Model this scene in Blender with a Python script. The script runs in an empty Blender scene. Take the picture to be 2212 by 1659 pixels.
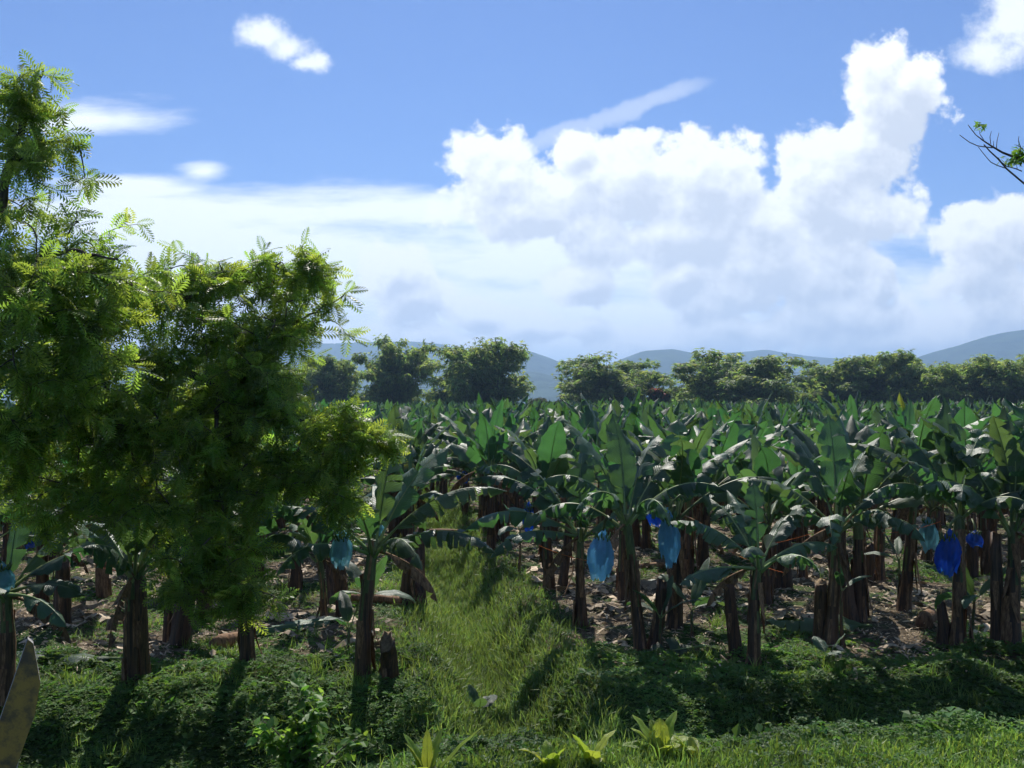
import bpy, math, random
import numpy as np
from mathutils import Vector, Matrix

# ------------------------------------------------------------------ camera, sky, sun, exposure
scene = bpy.context.scene
COL = scene.collection
rad = math.radians
CAMZ = 4.2
HT = 0.525                                   # tan of half the horizontal view angle
cam = bpy.data.objects.new('camera', bpy.data.cameras.new('camera'))
COL.objects.link(cam)
cam.location = (0, 0, CAMZ)
cam.rotation_euler = (rad(90 + 1.06), 0, 0)
cam.data.sensor_width = 36.0
cam.data.lens = 18.0 / HT
cam.data.clip_end = 40000
scene.camera = cam

SUN_AZ, SUN_EL = -4.0, 48.0                 # degrees from +Y (to the left), and above the horizon
SUN_STRENGTH = 5.0
SKY_STRENGTH = 0.09
scene.view_settings.view_transform = 'Standard'
scene.view_settings.look = 'None'
scene.view_settings.gamma = 1.0
scene.view_settings.exposure = 0.35
scene.view_settings.use_curve_mapping = False
try:
    scene.cycles.use_denoising = True
    scene.cycles.max_bounces = 8
    scene.cycles.diffuse_bounces = 3
    scene.cycles.glossy_bounces = 2
    scene.cycles.transmission_bounces = 4
    scene.cycles.transparent_max_bounces = 8
    scene.cycles.volume_bounces = 0
    scene.cycles.caustics_reflective = False
    scene.cycles.caustics_refractive = False
    scene.cycles.sample_clamp_indirect = 4.0
    scene.cycles.use_adaptive_sampling = True
    scene.cycles.adaptive_threshold = 0.03
    scene.cycles.adaptive_min_samples = 20
except Exception:
    pass

sun_vec = Vector((math.sin(rad(SUN_AZ)) * math.cos(rad(SUN_EL)), math.cos(rad(SUN_AZ)) * math.cos(rad(SUN_EL)), math.sin(rad(SUN_EL))))
sl = bpy.data.lights.new('sun', 'SUN')
sl.energy = SUN_STRENGTH
sl.angle = rad(0.53)
sl.color = (1.0, 0.95, 0.86)
so = bpy.data.objects.new('sun', sl)
COL.objects.link(so)
so.rotation_euler = (-sun_vec).to_track_quat('-Z', 'Y').to_euler()
so.location = (0, 0, 60)

# photograph measure -> place: xd, yd on a 2212 x 1659 print of the photo, horizon at 868
KPX = 2 * HT / 2212
HOR = 868.0
def gx(xd, d): return (xd - 1106) * KPX * d
def gz(yd, d): return CAMZ + (HOR - yd) * KPX * d
def gd(yd, z=0.0): return (CAMZ - z) / ((yd - HOR) * KPX)

# ---- node helpers
class NT:
    def __init__(s, tree): s.t = tree; s.n = tree.nodes; s.l = tree.links
    def new(s, kind, **kw):
        nd = s.n.new(kind)
        for k, v in kw.items(): setattr(nd, k, v)
        return nd
    def put(s, sock, val):
        if isinstance(val, bpy.types.NodeSocket): s.l.new(val, sock)
        else: sock.default_value = val
    def math(s, op, a, b=0.0, c=None, clamp=False):
        nd = s.new('ShaderNodeMath', operation=op); nd.use_clamp = clamp
        s.put(nd.inputs[0], a); s.put(nd.inputs[1], b)
        if c is not None: s.put(nd.inputs[2], c)
        return nd.outputs[0]
    def vmath(s, op, a, b=None):
        nd = s.new('ShaderNodeVectorMath', operation=op)
        s.put(nd.inputs[0], a)
        if b is not None: s.put(nd.inputs[1], b)
        return nd.outputs['Value'] if op in ('LENGTH', 'DOT_PRODUCT') else nd.outputs[0]
    def rng(s, v, a, b, c=0.0, d=1.0, smooth=True):
        nd = s.new('ShaderNodeMapRange'); nd.interpolation_type = 'SMOOTHSTEP' if smooth else 'LINEAR'
        s.put(nd.inputs[0], v)
        for i, x in enumerate((a, b, c, d)): nd.inputs[i + 1].default_value = x
        return nd.outputs[0]
    def mix(s, fac, a, b, blend='MIX'):
        nd = s.new('ShaderNodeMix', data_type='RGBA', blend_type=blend)
        s.put(nd.inputs[0], fac); s.put(nd.inputs[6], a); s.put(nd.inputs[7], b)
        return nd.outputs[2]
    def noise(s, vec, scale, detail=4.0, rough=0.55, dist=0.0):
        nd = s.new('ShaderNodeTexNoise'); nd.noise_dimensions = '3D'
        if vec is not None: s.put(nd.inputs['Vector'], vec)
        nd.inputs['Scale'].default_value = scale; nd.inputs['Detail'].default_value = detail
        nd.inputs['Roughness'].default_value = rough; nd.inputs['Distortion'].default_value = dist
        return nd

def C4(c): return (c[0], c[1], c[2], 1.0)

# ---- world: Nishita sky with procedural clouds laid out by compass direction
def p2(xd, yd): return ((xd - 1106) * KPX, (HOR - yd) * KPX)
CUMULUS = [  # centre and half size of the cloud masses
    (1075, 400, 150, 120), (1180, 455, 170, 90), (1340, 400, 170, 130), (1500, 400, 180, 130), (1590, 430, 130, 120),
    (1660, 480, 150, 110), (1780, 420, 150, 130), (1850, 330, 130, 120), (1920, 230, 120, 120), (1965, 200, 100, 95),
    (1900, 160, 85, 80), (1850, 470, 140, 90), (1480, 520, 320, 90), (1700, 570, 240, 95), (1240, 330, 55, 55),
    (2150, 520, 140, 95), (2110, 600, 130, 75), (2190, 680, 190, 80),
    (1900, 600, 45, 60), (860, 600, 95, 75), (905, 650, 80, 60), (1040, 680, 110, 40), (1260, 620, 80, 55),
    (1560, 640, 160, 60), (1480, 610, 80, 55), (1820, 680, 200, 55), (1150, 700, 190, 40), (1500, 730, 260, 45),
    (1950, 720, 220, 50), (880, 740, 250, 40)]
PUFFS = [(572, 62, 80, 50), (615, 88, 85, 48), (662, 122, 60, 30), (2205, 40, 130, 130), (2150, 110, 110, 50)]   # small soft clouds
STRATUS = [(350, 500, 420, 95), (520, 560, 560, 110), (900, 640, 420, 110), (420, 470, 520, 75), (760, 480, 520, 85), (1250, 560, 800, 150), (600, 600, 700, 170), (1300, 690, 1400, 130),
           (180, 250, 210, 48), (430, 372, 75, 26), (270, 400, 200, 30), (300, 700, 900, 150), (2250, 640, 500, 100)]

def cloud_group(name, blobs, scale, amp, stretch, warp, billow=0.0, grow=1.0):
    g = bpy.data.node_groups.new(name, 'ShaderNodeTree')
    g.interface.new_socket('P', in_out='INPUT', socket_type='NodeSocketVector')
    g.interface.new_socket('D', in_out='OUTPUT', socket_type='NodeSocketFloat')
    t = NT(g)
    gi = t.new('NodeGroupInput'); go = t.new('NodeGroupOutput')
    p = gi.outputs[0]
    ps = t.vmath('MULTIPLY', p, stretch)
    w = t.noise(ps, scale * 0.35, 3.0, 0.5)
    wv = t.vmath('MULTIPLY', t.vmath('SUBTRACT', w.outputs['Color'], (0.5, 0.5, 0.5)), (warp, warp, 0))
    pw = t.vmath('ADD', p, wv)
    acc = None
    for (x, y, rx, ry) in blobs:
        c = p2(x, y)
        q = t.vmath('SUBTRACT', pw, (c[0], c[1], 0))
        q = t.vmath('MULTIPLY', q, (1 / (rx * KPX * grow), 1 / (ry * KPX * grow), 0))
        v = t.math('SUBTRACT', 1.0, t.vmath('LENGTH', q))
        acc = v if acc is None else t.math('SMOOTH_MAX', acc, v, 0.22)
    n = t.noise(ps, scale, 9.0, 0.62)
    d = t.math('MULTIPLY_ADD', t.math('SUBTRACT', n.outputs['Fac'], 0.5), amp, acc)
    if billow:
        vo = t.new('ShaderNodeTexVoronoi'); vo.feature = 'F1'; vo.voronoi_dimensions = '2D'
        t.put(vo.inputs['Vector'], t.vmath('ADD', ps, t.vmath('MULTIPLY', t.vmath('SUBTRACT', n.outputs['Color'], (0.5, 0.5, 0.5)), (0.03, 0.03, 0))))
        vo.inputs['Scale'].default_value = scale * 0.95; vo.inputs['Detail'].default_value = 3.0; vo.inputs['Roughness'].default_value = 0.45; vo.inputs['Lacunarity'].default_value = 2.3
        d = t.math('MULTIPLY_ADD', t.math('SUBTRACT', 0.62, vo.outputs['Distance']), billow, d)
    t.l.new(d, go.inputs[0])
    return g

def build_world():
    w = bpy.data.worlds.new('World'); scene.world = w; w.use_nodes = True
    t = NT(w.node_tree); t.n.clear()
    out = t.new('ShaderNodeOutputWorld'); bg = t.new('ShaderNodeBackground')
    bg.inputs['Strength'].default_value = SKY_STRENGTH
    sky = t.new('ShaderNodeTexSky'); sky.sky_type = 'NISHITA'; sky.sun_disc = False
    sky.sun_elevation = rad(SUN_EL); sky.sun_rotation = rad(SUN_AZ % 360)
    sky.altitude = 50; sky.air_density = 1.0; sky.dust_density = 0.15; sky.ozone_density = 3.0
    dirv = t.new('ShaderNodeTexCoord').outputs['Generated']
    sep = t.new('ShaderNodeSeparateXYZ'); t.l.new(dirv, sep.inputs[0])
    x, y, z = sep.outputs
    yy = t.math('MAXIMUM', y, 0.15)
    cmb = t.new('ShaderNodeCombineXYZ')
    t.l.new(t.math('DIVIDE', x, yy), cmb.inputs[0]); t.l.new(t.math('DIVIDE', z, yy), cmb.inputs[1])
    p = cmb.outputs[0]
    ahead = t.rng(y, 0.45, 0.68)
    # cumulus
    gc = cloud_group('cumulus_density', CUMULUS, 19.0, 0.95, (1, 1.05, 1), 0.045, 0.5, 1.18)
    def dens(pv):
        nd = t.new('ShaderNodeGroup'); nd.node_tree = gc; t.l.new(pv, nd.inputs[0]); return nd.outputs[0]
    d0 = dens(p)
    m_c = t.math('MULTIPLY', t.rng(d0, 0.02, 0.27), ahead)
    # light reaching each bit of cloud through what lies between it and the sun
    da = dens(t.vmath('ADD', p, (-0.005, 0.011, 0))); db = dens(t.vmath('ADD', p, (-0.014, 0.046, 0)))
    tot = t.math('ADD', t.math('MULTIPLY', t.math('MAXIMUM', da, 0.0), 0.9), t.math('MULTIPLY', t.math('MAXIMUM', db, 0.0), 1.0))
    lit = t.math('ADD', t.math('EXPONENT', t.math('MULTIPLY', tot, -1.05)), t.math('MULTIPLY', t.math('SUBTRACT', d0, da), 0.75))
    ccol = t.mix(t.rng(lit, 0.12, 0.80, 0.0, 1.0, False), C4((6.5, 7.0, 7.9)), C4((10.6, 10.8, 11.0)))
    # soft layers
    gs = cloud_group('stratus_density', STRATUS, 8.0, 2.3, (0.5, 2.2, 1), 0.10)
    ns = t.new('ShaderNodeGroup'); ns.node_tree = gs; t.l.new(p, ns.inputs[0])
    m_s = t.math('MULTIPLY', t.rng(ns.outputs[0], -0.15, 0.75, 0.0, 0.95), ahead)
    gp = cloud_group('puff_density', PUFFS, 22.0, 2.0, (1, 1.1, 1), 0.03)
    npf = t.new('ShaderNodeGroup'); npf.node_tree = gp; t.l.new(p, npf.inputs[0])
    m_p = t.math('MULTIPLY', t.rng(npf.outputs[0], 0.05, 0.85, 0.0, 0.97), ahead)
    # thin wisp of high cloud
    a = p2(1110, 330); b = p2(1500, 175)
    dx, dy = b[0] - a[0], b[1] - a[1]; ln = math.hypot(dx, dy); ux, uy = dx / ln, dy / ln
    cx, cy = (a[0] + b[0]) / 2, (a[1] + b[1]) / 2
    wn = t.noise(p, 14.0, 4.0, 0.6)
    q = t.vmath('SUBTRACT', p, (cx, cy, 0))
    al = t.vmath('DOT_PRODUCT', q, (ux, uy, 0)); ac = t.vmath('DOT_PRODUCT', q, (-uy, ux, 0))
    ac = t.math('ADD', ac, t.math('MULTIPLY', t.math('SUBTRACT', wn.outputs['Fac'], 0.5), 0.040))
    e = t.math('ADD', t.math('POWER', t.math('DIVIDE', al, ln * 0.60), 4.0), t.math('POWER', t.math('DIVIDE', ac, 0.011), 2.0))
    m_w = t.math('MULTIPLY', t.rng(e, 0.0, 1.3, 0.5, 0.0), ahead)
    # the same kind of broken cloud all round the sky
    zz = t.math('MAXIMUM', z, 0.08)
    c2 = t.new('ShaderNodeCombineXYZ')
    t.l.new(t.math('DIVIDE', x, zz), c2.inputs[0]); t.l.new(t.math('DIVIDE', y, zz), c2.inputs[1])
    gn = t.noise(c2.outputs[0], 0.9, 8.0, 0.6)
    m_g = t.math('MULTIPLY', t.rng(gn.outputs['Fac'], 0.50, 0.68), t.math('SUBTRACT', 1.0, ahead))
    m_g = t.math('MULTIPLY', m_g, t.rng(z, 0.0, 0.12))
    tint = t.mix(1.0, sky.outputs[0], C4((0.53, 0.66, 0.94)), 'MULTIPLY')
    c = t.mix(m_w, tint, C4((7.6, 8.3, 9.6)))
    c = t.mix(m_s, c, C4((10.6, 11.1, 11.6)))
    c = t.mix(m_p, c, C4((9.8, 10.2, 10.8)))
    c = t.mix(m_c, c, ccol)
    c = t.mix(m_g, c, C4((6.6, 7.0, 7.8)))
    t.l.new(c, bg.inputs['Color']); t.l.new(bg.outputs[0], out.inputs['Surface'])
build_world()

# ------------------------------------------------------------------ mesh helpers
rs = np.random.RandomState(7)
random.seed(7)

def make_mesh(name, V, Q, mats, midx=None, uv=None, rnd=None, smooth=True, tris=None):
    V = np.asarray(V, np.float32).reshape(-1, 3); Q = np.asarray(Q, np.int32).reshape(-1, 4)
    me = bpy.data.meshes.new(name)
    nq = len(Q)
    me.vertices.add(len(V)); me.vertices.foreach_set('co', V.ravel())
    me.loops.add(nq * 4); me.loops.foreach_set('vertex_index', Q.ravel())
    me.polygons.add(nq)
    me.polygons.foreach_set('loop_start', np.arange(0, nq * 4, 4, dtype=np.int32))
    if midx is not None: me.polygons.foreach_set('material_index', np.asarray(midx, np.int32))
    me.polygons.foreach_set('use_smooth', np.full(nq, smooth, dtype=bool))
    for m in (mats if isinstance(mats, (list, tuple)) else [mats]): me.materials.append(m)
    if uv is not None:
        ul = me.uv_layers.new(name='UVMap')
        ul.data.foreach_set('uv', np.asarray(uv, np.float32)[Q.ravel()].ravel())
    if rnd is not None:
        at = me.attributes.new('rnd', 'FLOAT', 'POINT'); at.data.foreach_set('value', np.asarray(rnd, np.float32))
    me.update(calc_edges=True)
    return me

def obj(name, me, parent=None, loc=None, rot=None, scale=None):
    o = bpy.data.objects.new(name, me); COL.objects.link(o)
    if parent is not None: o.parent = parent
    if loc is not None: o.location = loc
    if rot is not None: o.rotation_euler = rot
    if scale is not None: o.scale = (scale,) * 3 if not hasattr(scale, '__len__') else scale
    return o

def tag(o, label=None, cat=None, group=None, kind=None):
    if label: o['label'] = label
    if cat: o['category'] = cat
    if group: o['group'] = group
    if kind: o['kind'] = kind
    return o

def thing(name, label, cat, loc=(0, 0, 0), rz=0.0, group=None, scale=1.0):
    e = obj(name, None, None, loc, (0, 0, rz), scale)
    e.empty_display_size = 0.2
    return tag(e, label, cat, group)

def copy_tree(o, parent=None):
    c = o.copy(); COL.objects.link(c)
    if parent is not None: c.parent = parent
    for ch in list(o.children): copy_tree(ch, c)
    return c

class MB:                                       # collects quads
    def __init__(s): s.V = []; s.Q = []; s.M = []; s.U = []; s.n = 0
    def add(s, V, Q, m=0, U=None):
        V = np.asarray(V, float).reshape(-1, 3); Q = np.asarray(Q, int).reshape(-1, 4)
        s.V.append(V); s.Q.append(Q + s.n); s.M.append(np.full(len(Q), m)); s.n += len(V)
        s.U.append(np.zeros((len(V), 2)) if U is None else np.asarray(U, float))
    def arrays(s): return np.concatenate(s.V), np.concatenate(s.Q), np.concatenate(s.M), np.concatenate(s.U)
    def mesh(s, name, mats, smooth=True, rnd=None):
        V, Q, M, U = s.arrays()
        return make_mesh(name, V, Q, mats, M, U, rnd, smooth)

def tube(mb, pts, radii, n=6, m=0, ridge=0.0, ridges=5, seed=0, cap=True):
    pts = np.asarray(pts, float); k = len(pts); r = np.broadcast_to(np.asarray(radii, float), (k,))
    T = np.gradient(pts, axis=0); T /= np.linalg.norm(T, axis=1)[:, None] + 1e-9
    ref = np.array([0.0, 1.0, 0.0]) if abs(T[0][1]) < 0.9 else np.array([1.0, 0, 0])
    A = np.cross(T, ref); A /= np.linalg.norm(A, axis=1)[:, None] + 1e-9
    B = np.cross(T, A)
    th = np.linspace(0, 2 * np.pi, n, endpoint=False)
    rr = r[:, None] * np.ones(n)[None, :]
    if ridge:
        q = np.random.RandomState(seed)
        rr = rr * (1 + ridge * (np.sin(th * ridges + q.rand() * 6)[None, :] * 0.6 + q.randn(k, n) * 0.35 + q.randn(1, n) * 0.5))
    V = pts[:, None, :] + A[:, None, :] * (np.cos(th)[None, :] * rr)[:, :, None] + B[:, None, :] * (np.sin(th)[None, :] * rr)[:, :, None]
    V = V.reshape(-1, 3)
    Q = []
    for i in range(k - 1):
        for j in range(n):
            a = i * n + j; b = i * n + (j + 1) % n
            Q.append((a, b, b + n, a + n))
    U = np.stack([np.tile(th / 6.283, k), np.repeat(np.linspace(0, 1, k), n)], 1)
    if cap:
        c = len(V); V = np.vstack([V, pts[-1:]]); U = np.vstack([U, [[0, 1]]])
        for j in range(0, n, 2):
            Q.append(((k - 1) * n + j, (k - 1) * n + (j + 1) % n, (k - 1) * n + (j + 2) % n, c))
    mb.add(V, Q, m, U)

def rotz(a):
    c, s = np.cos(a), np.sin(a); R = np.zeros(a.shape + (3, 3)); R[..., 0, 0] = c; R[..., 0, 1] = -s; R[..., 1, 0] = s; R[..., 1, 1] = c; R[..., 2, 2] = 1; return R
def roty(a):                                   # positive lifts +X towards +Z
    c, s = np.cos(a), np.sin(a); R = np.zeros(a.shape + (3, 3)); R[..., 0, 0] = c; R[..., 0, 2] = -s; R[..., 2, 0] = s; R[..., 2, 2] = c; R[..., 1, 1] = 1; return R
def rotx(a):
    c, s = np.cos(a), np.sin(a); R = np.zeros(a.shape + (3, 3)); R[..., 1, 1] = c; R[..., 1, 2] = -s; R[..., 2, 1] = s; R[..., 2, 2] = c; R[..., 0, 0] = 1; return R

def scatter(TV, TQ, pos, az, el, roll, sc):
    """copies of a small template joined into one vertex / quad array; sc is (n,) or (n,3)"""
    pos = np.asarray(pos, float); n = len(pos)
    R = rotz(np.asarray(az, float)) @ roty(np.asarray(el, float)) @ rotx(np.asarray(roll, float))
    sc = np.asarray(sc, float); sc = sc[:, None] * np.ones(3) if sc.ndim == 1 else sc
    V = np.einsum('nij,nkj->nki', R, TV[None] * sc[:, None, :]) + pos[:, None, :]
    k = len(TV)
    Q = TQ[None] + (np.arange(n) * k)[:, None, None]
    return V.reshape(-1, 3), Q.reshape(-1, 4), k

def scatter_mesh(name, parts, mat, smooth=False, seed=1, patch=0.0):
    """parts: list of (TV, TQ, pos, az, el, roll, sc)"""
    Vs, Qs, Rn, off = [], [], [], 0
    q = np.random.RandomState(seed)
    for (TV, TQ, pos, az, el, roll, sc) in parts:
        if len(pos) == 0: continue
        V, Q, k = scatter(TV, TQ, pos, az, el, roll, sc)
        Vs.append(V); Qs.append(Q + off); off += len(V)
        rv = q.rand(len(pos))
        if patch: rv = np.clip((1 - patch) * rv + patch * (fbm(pos[:, 0] * 0.9, pos[:, 1] * 0.9, 3) * 2.6 - 0.75), 0, 1)
        Rn.append(np.repeat(rv, k))
    return make_mesh(name, np.concatenate(Vs), np.concatenate(Qs), mat, None, None, np.concatenate(Rn), smooth)

_lat = np.random.RandomState(3).rand(256, 256)
def vnoise(x, y):
    xi = np.floor(x).astype(int); yi = np.floor(y).astype(int); fx = x - xi; fy = y - yi
    fx = fx * fx * (3 - 2 * fx); fy = fy * fy * (3 - 2 * fy)
    g = lambda a, b: _lat[a & 255, b & 255]
    return (g(xi, yi) * (1 - fx) + g(xi + 1, yi) * fx) * (1 - fy) + (g(xi, yi + 1) * (1 - fx) + g(xi + 1, yi + 1) * fx) * fy
def fbm(x, y, o=4):
    s = 0; a = 0.5
    for i in range(o): s = s + a * vnoise(x * 2 ** i + 17.3 * i, y * 2 ** i + 9.1 * i); a *= 0.5
    return s

def sstep(a, b, x):
    t = np.clip((x - a) / (b - a), 0, 1); return t * t * (3 - 2 * t)

# ------------------------------------------------------------------ materials
def new_mat(name):
    m = bpy.data.materials.new(name); m.use_nodes = True
    t = NT(m.node_tree); t.n.clear()
    return m, t, t.new('ShaderNodeOutputMaterial')

def leaf_mat(name, col, tcol, rough=0.42, spec=0.4, tw=0.35, joined=False, var=0.35, hue=0.035, veins=False, yellow=0.0):
    m, t, out = new_mat(name)
    if joined: rn = t.new('ShaderNodeAttribute', attribute_name='rnd').outputs['Fac']
    else: rn = t.new('ShaderNodeObjectInfo').outputs['Random']
    wn = t.new('ShaderNodeTexWhiteNoise', noise_dimensions='1D'); t.l.new(rn, wn.inputs['W'])
    geo = t.new('ShaderNodeNewGeometry').outputs['Position']
    nz = t.noise(geo, 3.0, 3.0).outputs['Fac']
    val = t.math('ADD', t.rng(rn, 0, 1, 1 - var, 1 + var, False), t.rng(nz, 0.3, 0.7, -0.18, 0.18, False))
    hv = t.rng(wn.outputs['Value'], 0, 1, 0.5 - hue, 0.5 + hue, False)
    def hs(c):
        nd = t.new('ShaderNodeHueSaturation'); t.put(nd.inputs['Hue'], hv); t.put(nd.inputs['Value'], val)
        t.put(nd.inputs['Color'], c); return nd.outputs[0]
    base = C4(col); tr = C4(tcol)
    if yellow:
        ym = t.math('MULTIPLY', t.rng(wn.outputs['Value'], 1 - yellow, 1.0), t.rng(t.noise(geo, 1.7, 2.0).outputs['Fac'], 0.45, 0.6))
        base = t.mix(ym, base, C4((0.26, 0.22, 0.03))); tr = t.mix(ym, tr, C4((0.45, 0.36, 0.03)))
    p = t.new('ShaderNodeBsdfPrincipled')
    p.inputs['Roughness'].default_value = rough; p.inputs['Specular IOR Level'].default_value = spec
    t.l.new(hs(base), p.inputs['Base Color'])
    tl = t.new('ShaderNodeBsdfTranslucent'); t.l.new(hs(tr), tl.inputs['Color'])
    if veins:
        uvn = t.new('ShaderNodeTexCoord').outputs['UV']
        sp = t.new('ShaderNodeSeparateXYZ'); t.l.new(uvn, sp.inputs[0])
        ph = t.math('ADD', t.math('MULTIPLY', sp.outputs[1], 260.0), t.math('MULTIPLY', t.math('ABSOLUTE', t.math('SUBTRACT', sp.outputs[0], 0.5)), -60.0))
        wv = t.math('SINE', ph)
        em = t.math('MULTIPLY', t.rng(t.math('ABSOLUTE', t.math('SUBTRACT', sp.outputs[0], 0.5)), 0.40, 0.50), t.rng(t.noise(uvn, 9.0, 3.0).outputs['Fac'], 0.48, 0.62))
        brown = t.mix(em, hs(base), C4((0.16, 0.11, 0.05))); t.l.new(brown, p.inputs['Base Color'])
        lo = t.noise(uvn, 14.0, 2.0).outputs['Fac']
        hgt = t.math('ADD', t.math('MULTIPLY', wv, 0.35), t.math('MULTIPLY', lo, 2.2))
        bp = t.new('ShaderNodeBump'); bp.inputs['Strength'].default_value = 0.35; bp.inputs['Distance'].default_value = 0.012
        t.l.new(hgt, bp.inputs['Height']); t.l.new(bp.outputs[0], p.inputs['Normal']); t.l.new(bp.outputs[0], tl.inputs['Normal'])
    mx = t.new('ShaderNodeMixShader'); mx.inputs[0].default_value = tw
    t.l.new(p.outputs[0], mx.inputs[1]); t.l.new(tl.outputs[0], mx.inputs[2]); t.l.new(mx.outputs[0], out.inputs['Surface'])
    return m

def rough_mat(name, c1, c2, scale=6.0, stretch=(1, 1, 1), rough=0.85, spec=0.2, bump=0.4, joined=False, var=0.25, coord='Object', bdist=0.02):
    m, t, out = new_mat(name)
    co = t.vmath('MULTIPLY', t.new('ShaderNodeTexCoord').outputs[coord], stretch)
    n1 = t.noise(co, scale, 6.0, 0.65).outputs['Fac']
    c = t.mix(t.rng(n1, 0.32, 0.68), C4(c1), C4(c2))
    rn = t.new('ShaderNodeAttribute', attribute_name='rnd').outputs['Fac'] if joined else t.new('ShaderNodeObjectInfo').outputs['Random']
    hs = t.new('ShaderNodeHueSaturation'); t.put(hs.inputs['Value'], t.rng(rn, 0, 1, 1 - var, 1 + var, False)); t.l.new(c, hs.inputs['Color'])
    p = t.new('ShaderNodeBsdfPrincipled'); p.inputs['Roughness'].default_value = rough; p.inputs['Specular IOR Level'].default_value = spec
    t.l.new(hs.outputs[0], p.inputs['Base Color'])
    if bump:
        bp = t.new('ShaderNodeBump'); bp.inputs['Strength'].default_value = bump; bp.inputs['Distance'].default_value = bdist
        t.l.new(n1, bp.inputs['Height']); t.l.new(bp.outputs[0], p.inputs['Normal'])
    t.l.new(p.outputs[0], out.inputs['Surface'])
    return m

M = {}
M['blade'] = leaf_mat('banana_blade', (0.060, 0.110, 0.066), (0.11, 0.25, 0.055), 0.46, 0.5, 0.33, veins=True, yellow=0.035)
M['blade_far'] = leaf_mat('banana_blade_far', (0.060, 0.110, 0.068), (0.11, 0.245, 0.055), 0.52, 0.36, 0.32, joined=True, var=0.4, yellow=0.03)
M['furled'] = leaf_mat('furled_leaf', (0.20, 0.30, 0.15), (0.22, 0.36, 0.12), 0.5, 0.35, 0.25)
M['midrib'] = leaf_mat('banana_midrib', (0.20, 0.27, 0.10), (0.2, 0.3, 0.05), 0.45, 0.4, 0.1)
M['stem'] = rough_mat('banana_stem', (0.020, 0.012, 0.009), (0.125, 0.066, 0.036), 7.0, (4, 4, 0.22), 0.55, 0.4, 0.35)
M['stem_green'] = rough_mat('banana_stem_green', (0.05, 0.07, 0.025), (0.14, 0.17, 0.06), 7.0, (3, 3, 0.4), 0.55, 0.4, 0.4)
M['dry'] = rough_mat('dry_sheath', (0.09, 0.048, 0.028), (0.30, 0.18, 0.10), 12.0, (2, 2, 0.5), 0.8, 0.2, 0.5)
M['litter'] = rough_mat('dry_litter', (0.27, 0.20, 0.14), (0.62, 0.51, 0.37), 5.0, (1, 1, 1), 0.8, 0.2, 0.0, joined=True, var=0.55, coord='Object')
M['weed'] = leaf_mat('weed_leaf', (0.080, 0.155, 0.042), (0.19, 0.37, 0.05), 0.60, 0.25, 0.36, joined=True, var=0.45, hue=0.03)
M['grass'] = leaf_mat('grass_blade', (0.165, 0.260, 0.060), (0.34, 0.52, 0.075), 0.5, 0.35, 0.35, joined=True, var=0.4, hue=0.03)
M['drain_grass'] = leaf_mat('drain_grass_blade', (0.140, 0.205, 0.058), (0.30, 0.44, 0.08), 0.55, 0.3, 0.35, joined=True, var=0.4, hue=0.03)
M['frond'] = leaf_mat('feathery_leaf', (0.105, 0.175, 0.036), (0.44, 0.62, 0.07), 0.45, 0.35, 0.46, joined=True, var=0.45, hue=0.03)
M['bamboo'] = leaf_mat('bamboo_leaf', (0.125, 0.180, 0.065), (0.40, 0.54, 0.11), 0.55, 0.25, 0.45, joined=True, var=0.5, hue=0.04)
M['bamboo_culm'] = rough_mat('bamboo_culm', (0.06, 0.07, 0.03), (0.13, 0.12, 0.06), 2.0, (1, 1, 1), 0.7, 0.2, 0.0)
M['shrub'] = leaf_mat('shrub_leaf', (0.085, 0.16, 0.035), (0.26, 0.48, 0.05), 0.52, 0.25, 0.42, joined=True, var=0.45, hue=0.03)
M['strap'] = leaf_mat('strap_leaf', (0.26, 0.34, 0.05), (0.52, 0.64, 0.06), 0.42, 0.4, 0.42, var=0.2, hue=0.02, veins=True)
M['far_tree'] = leaf_mat('far_tree_leaf', (0.075, 0.085, 0.035), (0.12, 0.14, 0.03), 0.6, 0.2, 0.25, joined=True, var=0.45, hue=0.04)
M['blossom'] = leaf_mat('red_blossom', (0.55, 0.12, 0.07), (0.6, 0.14, 0.08), 0.5, 0.3, 0.3, joined=True, var=0.3, hue=0.02)
M['bark'] = rough_mat('bark', (0.045, 0.034, 0.026), (0.15, 0.12, 0.095), 8.0, (2, 2, 0.6), 0.85, 0.2, 0.6)
M['twine'] = rough_mat('orange_twine', (0.55, 0.12, 0.03), (0.7, 0.2, 0.05), 20.0, bump=0.0)
M['forest'] = rough_mat('hill_forest', (0.018, 0.040, 0.014), (0.05, 0.085, 0.03), 0.012, (1, 1, 1), 0.95, 0.05, 1.0, bdist=25.0, var=0.1)
M['cut'] = rough_mat('cut_stem_face', (0.12, 0.08, 0.05), (0.28, 0.21, 0.13), 18.0, bump=0.5)

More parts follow.
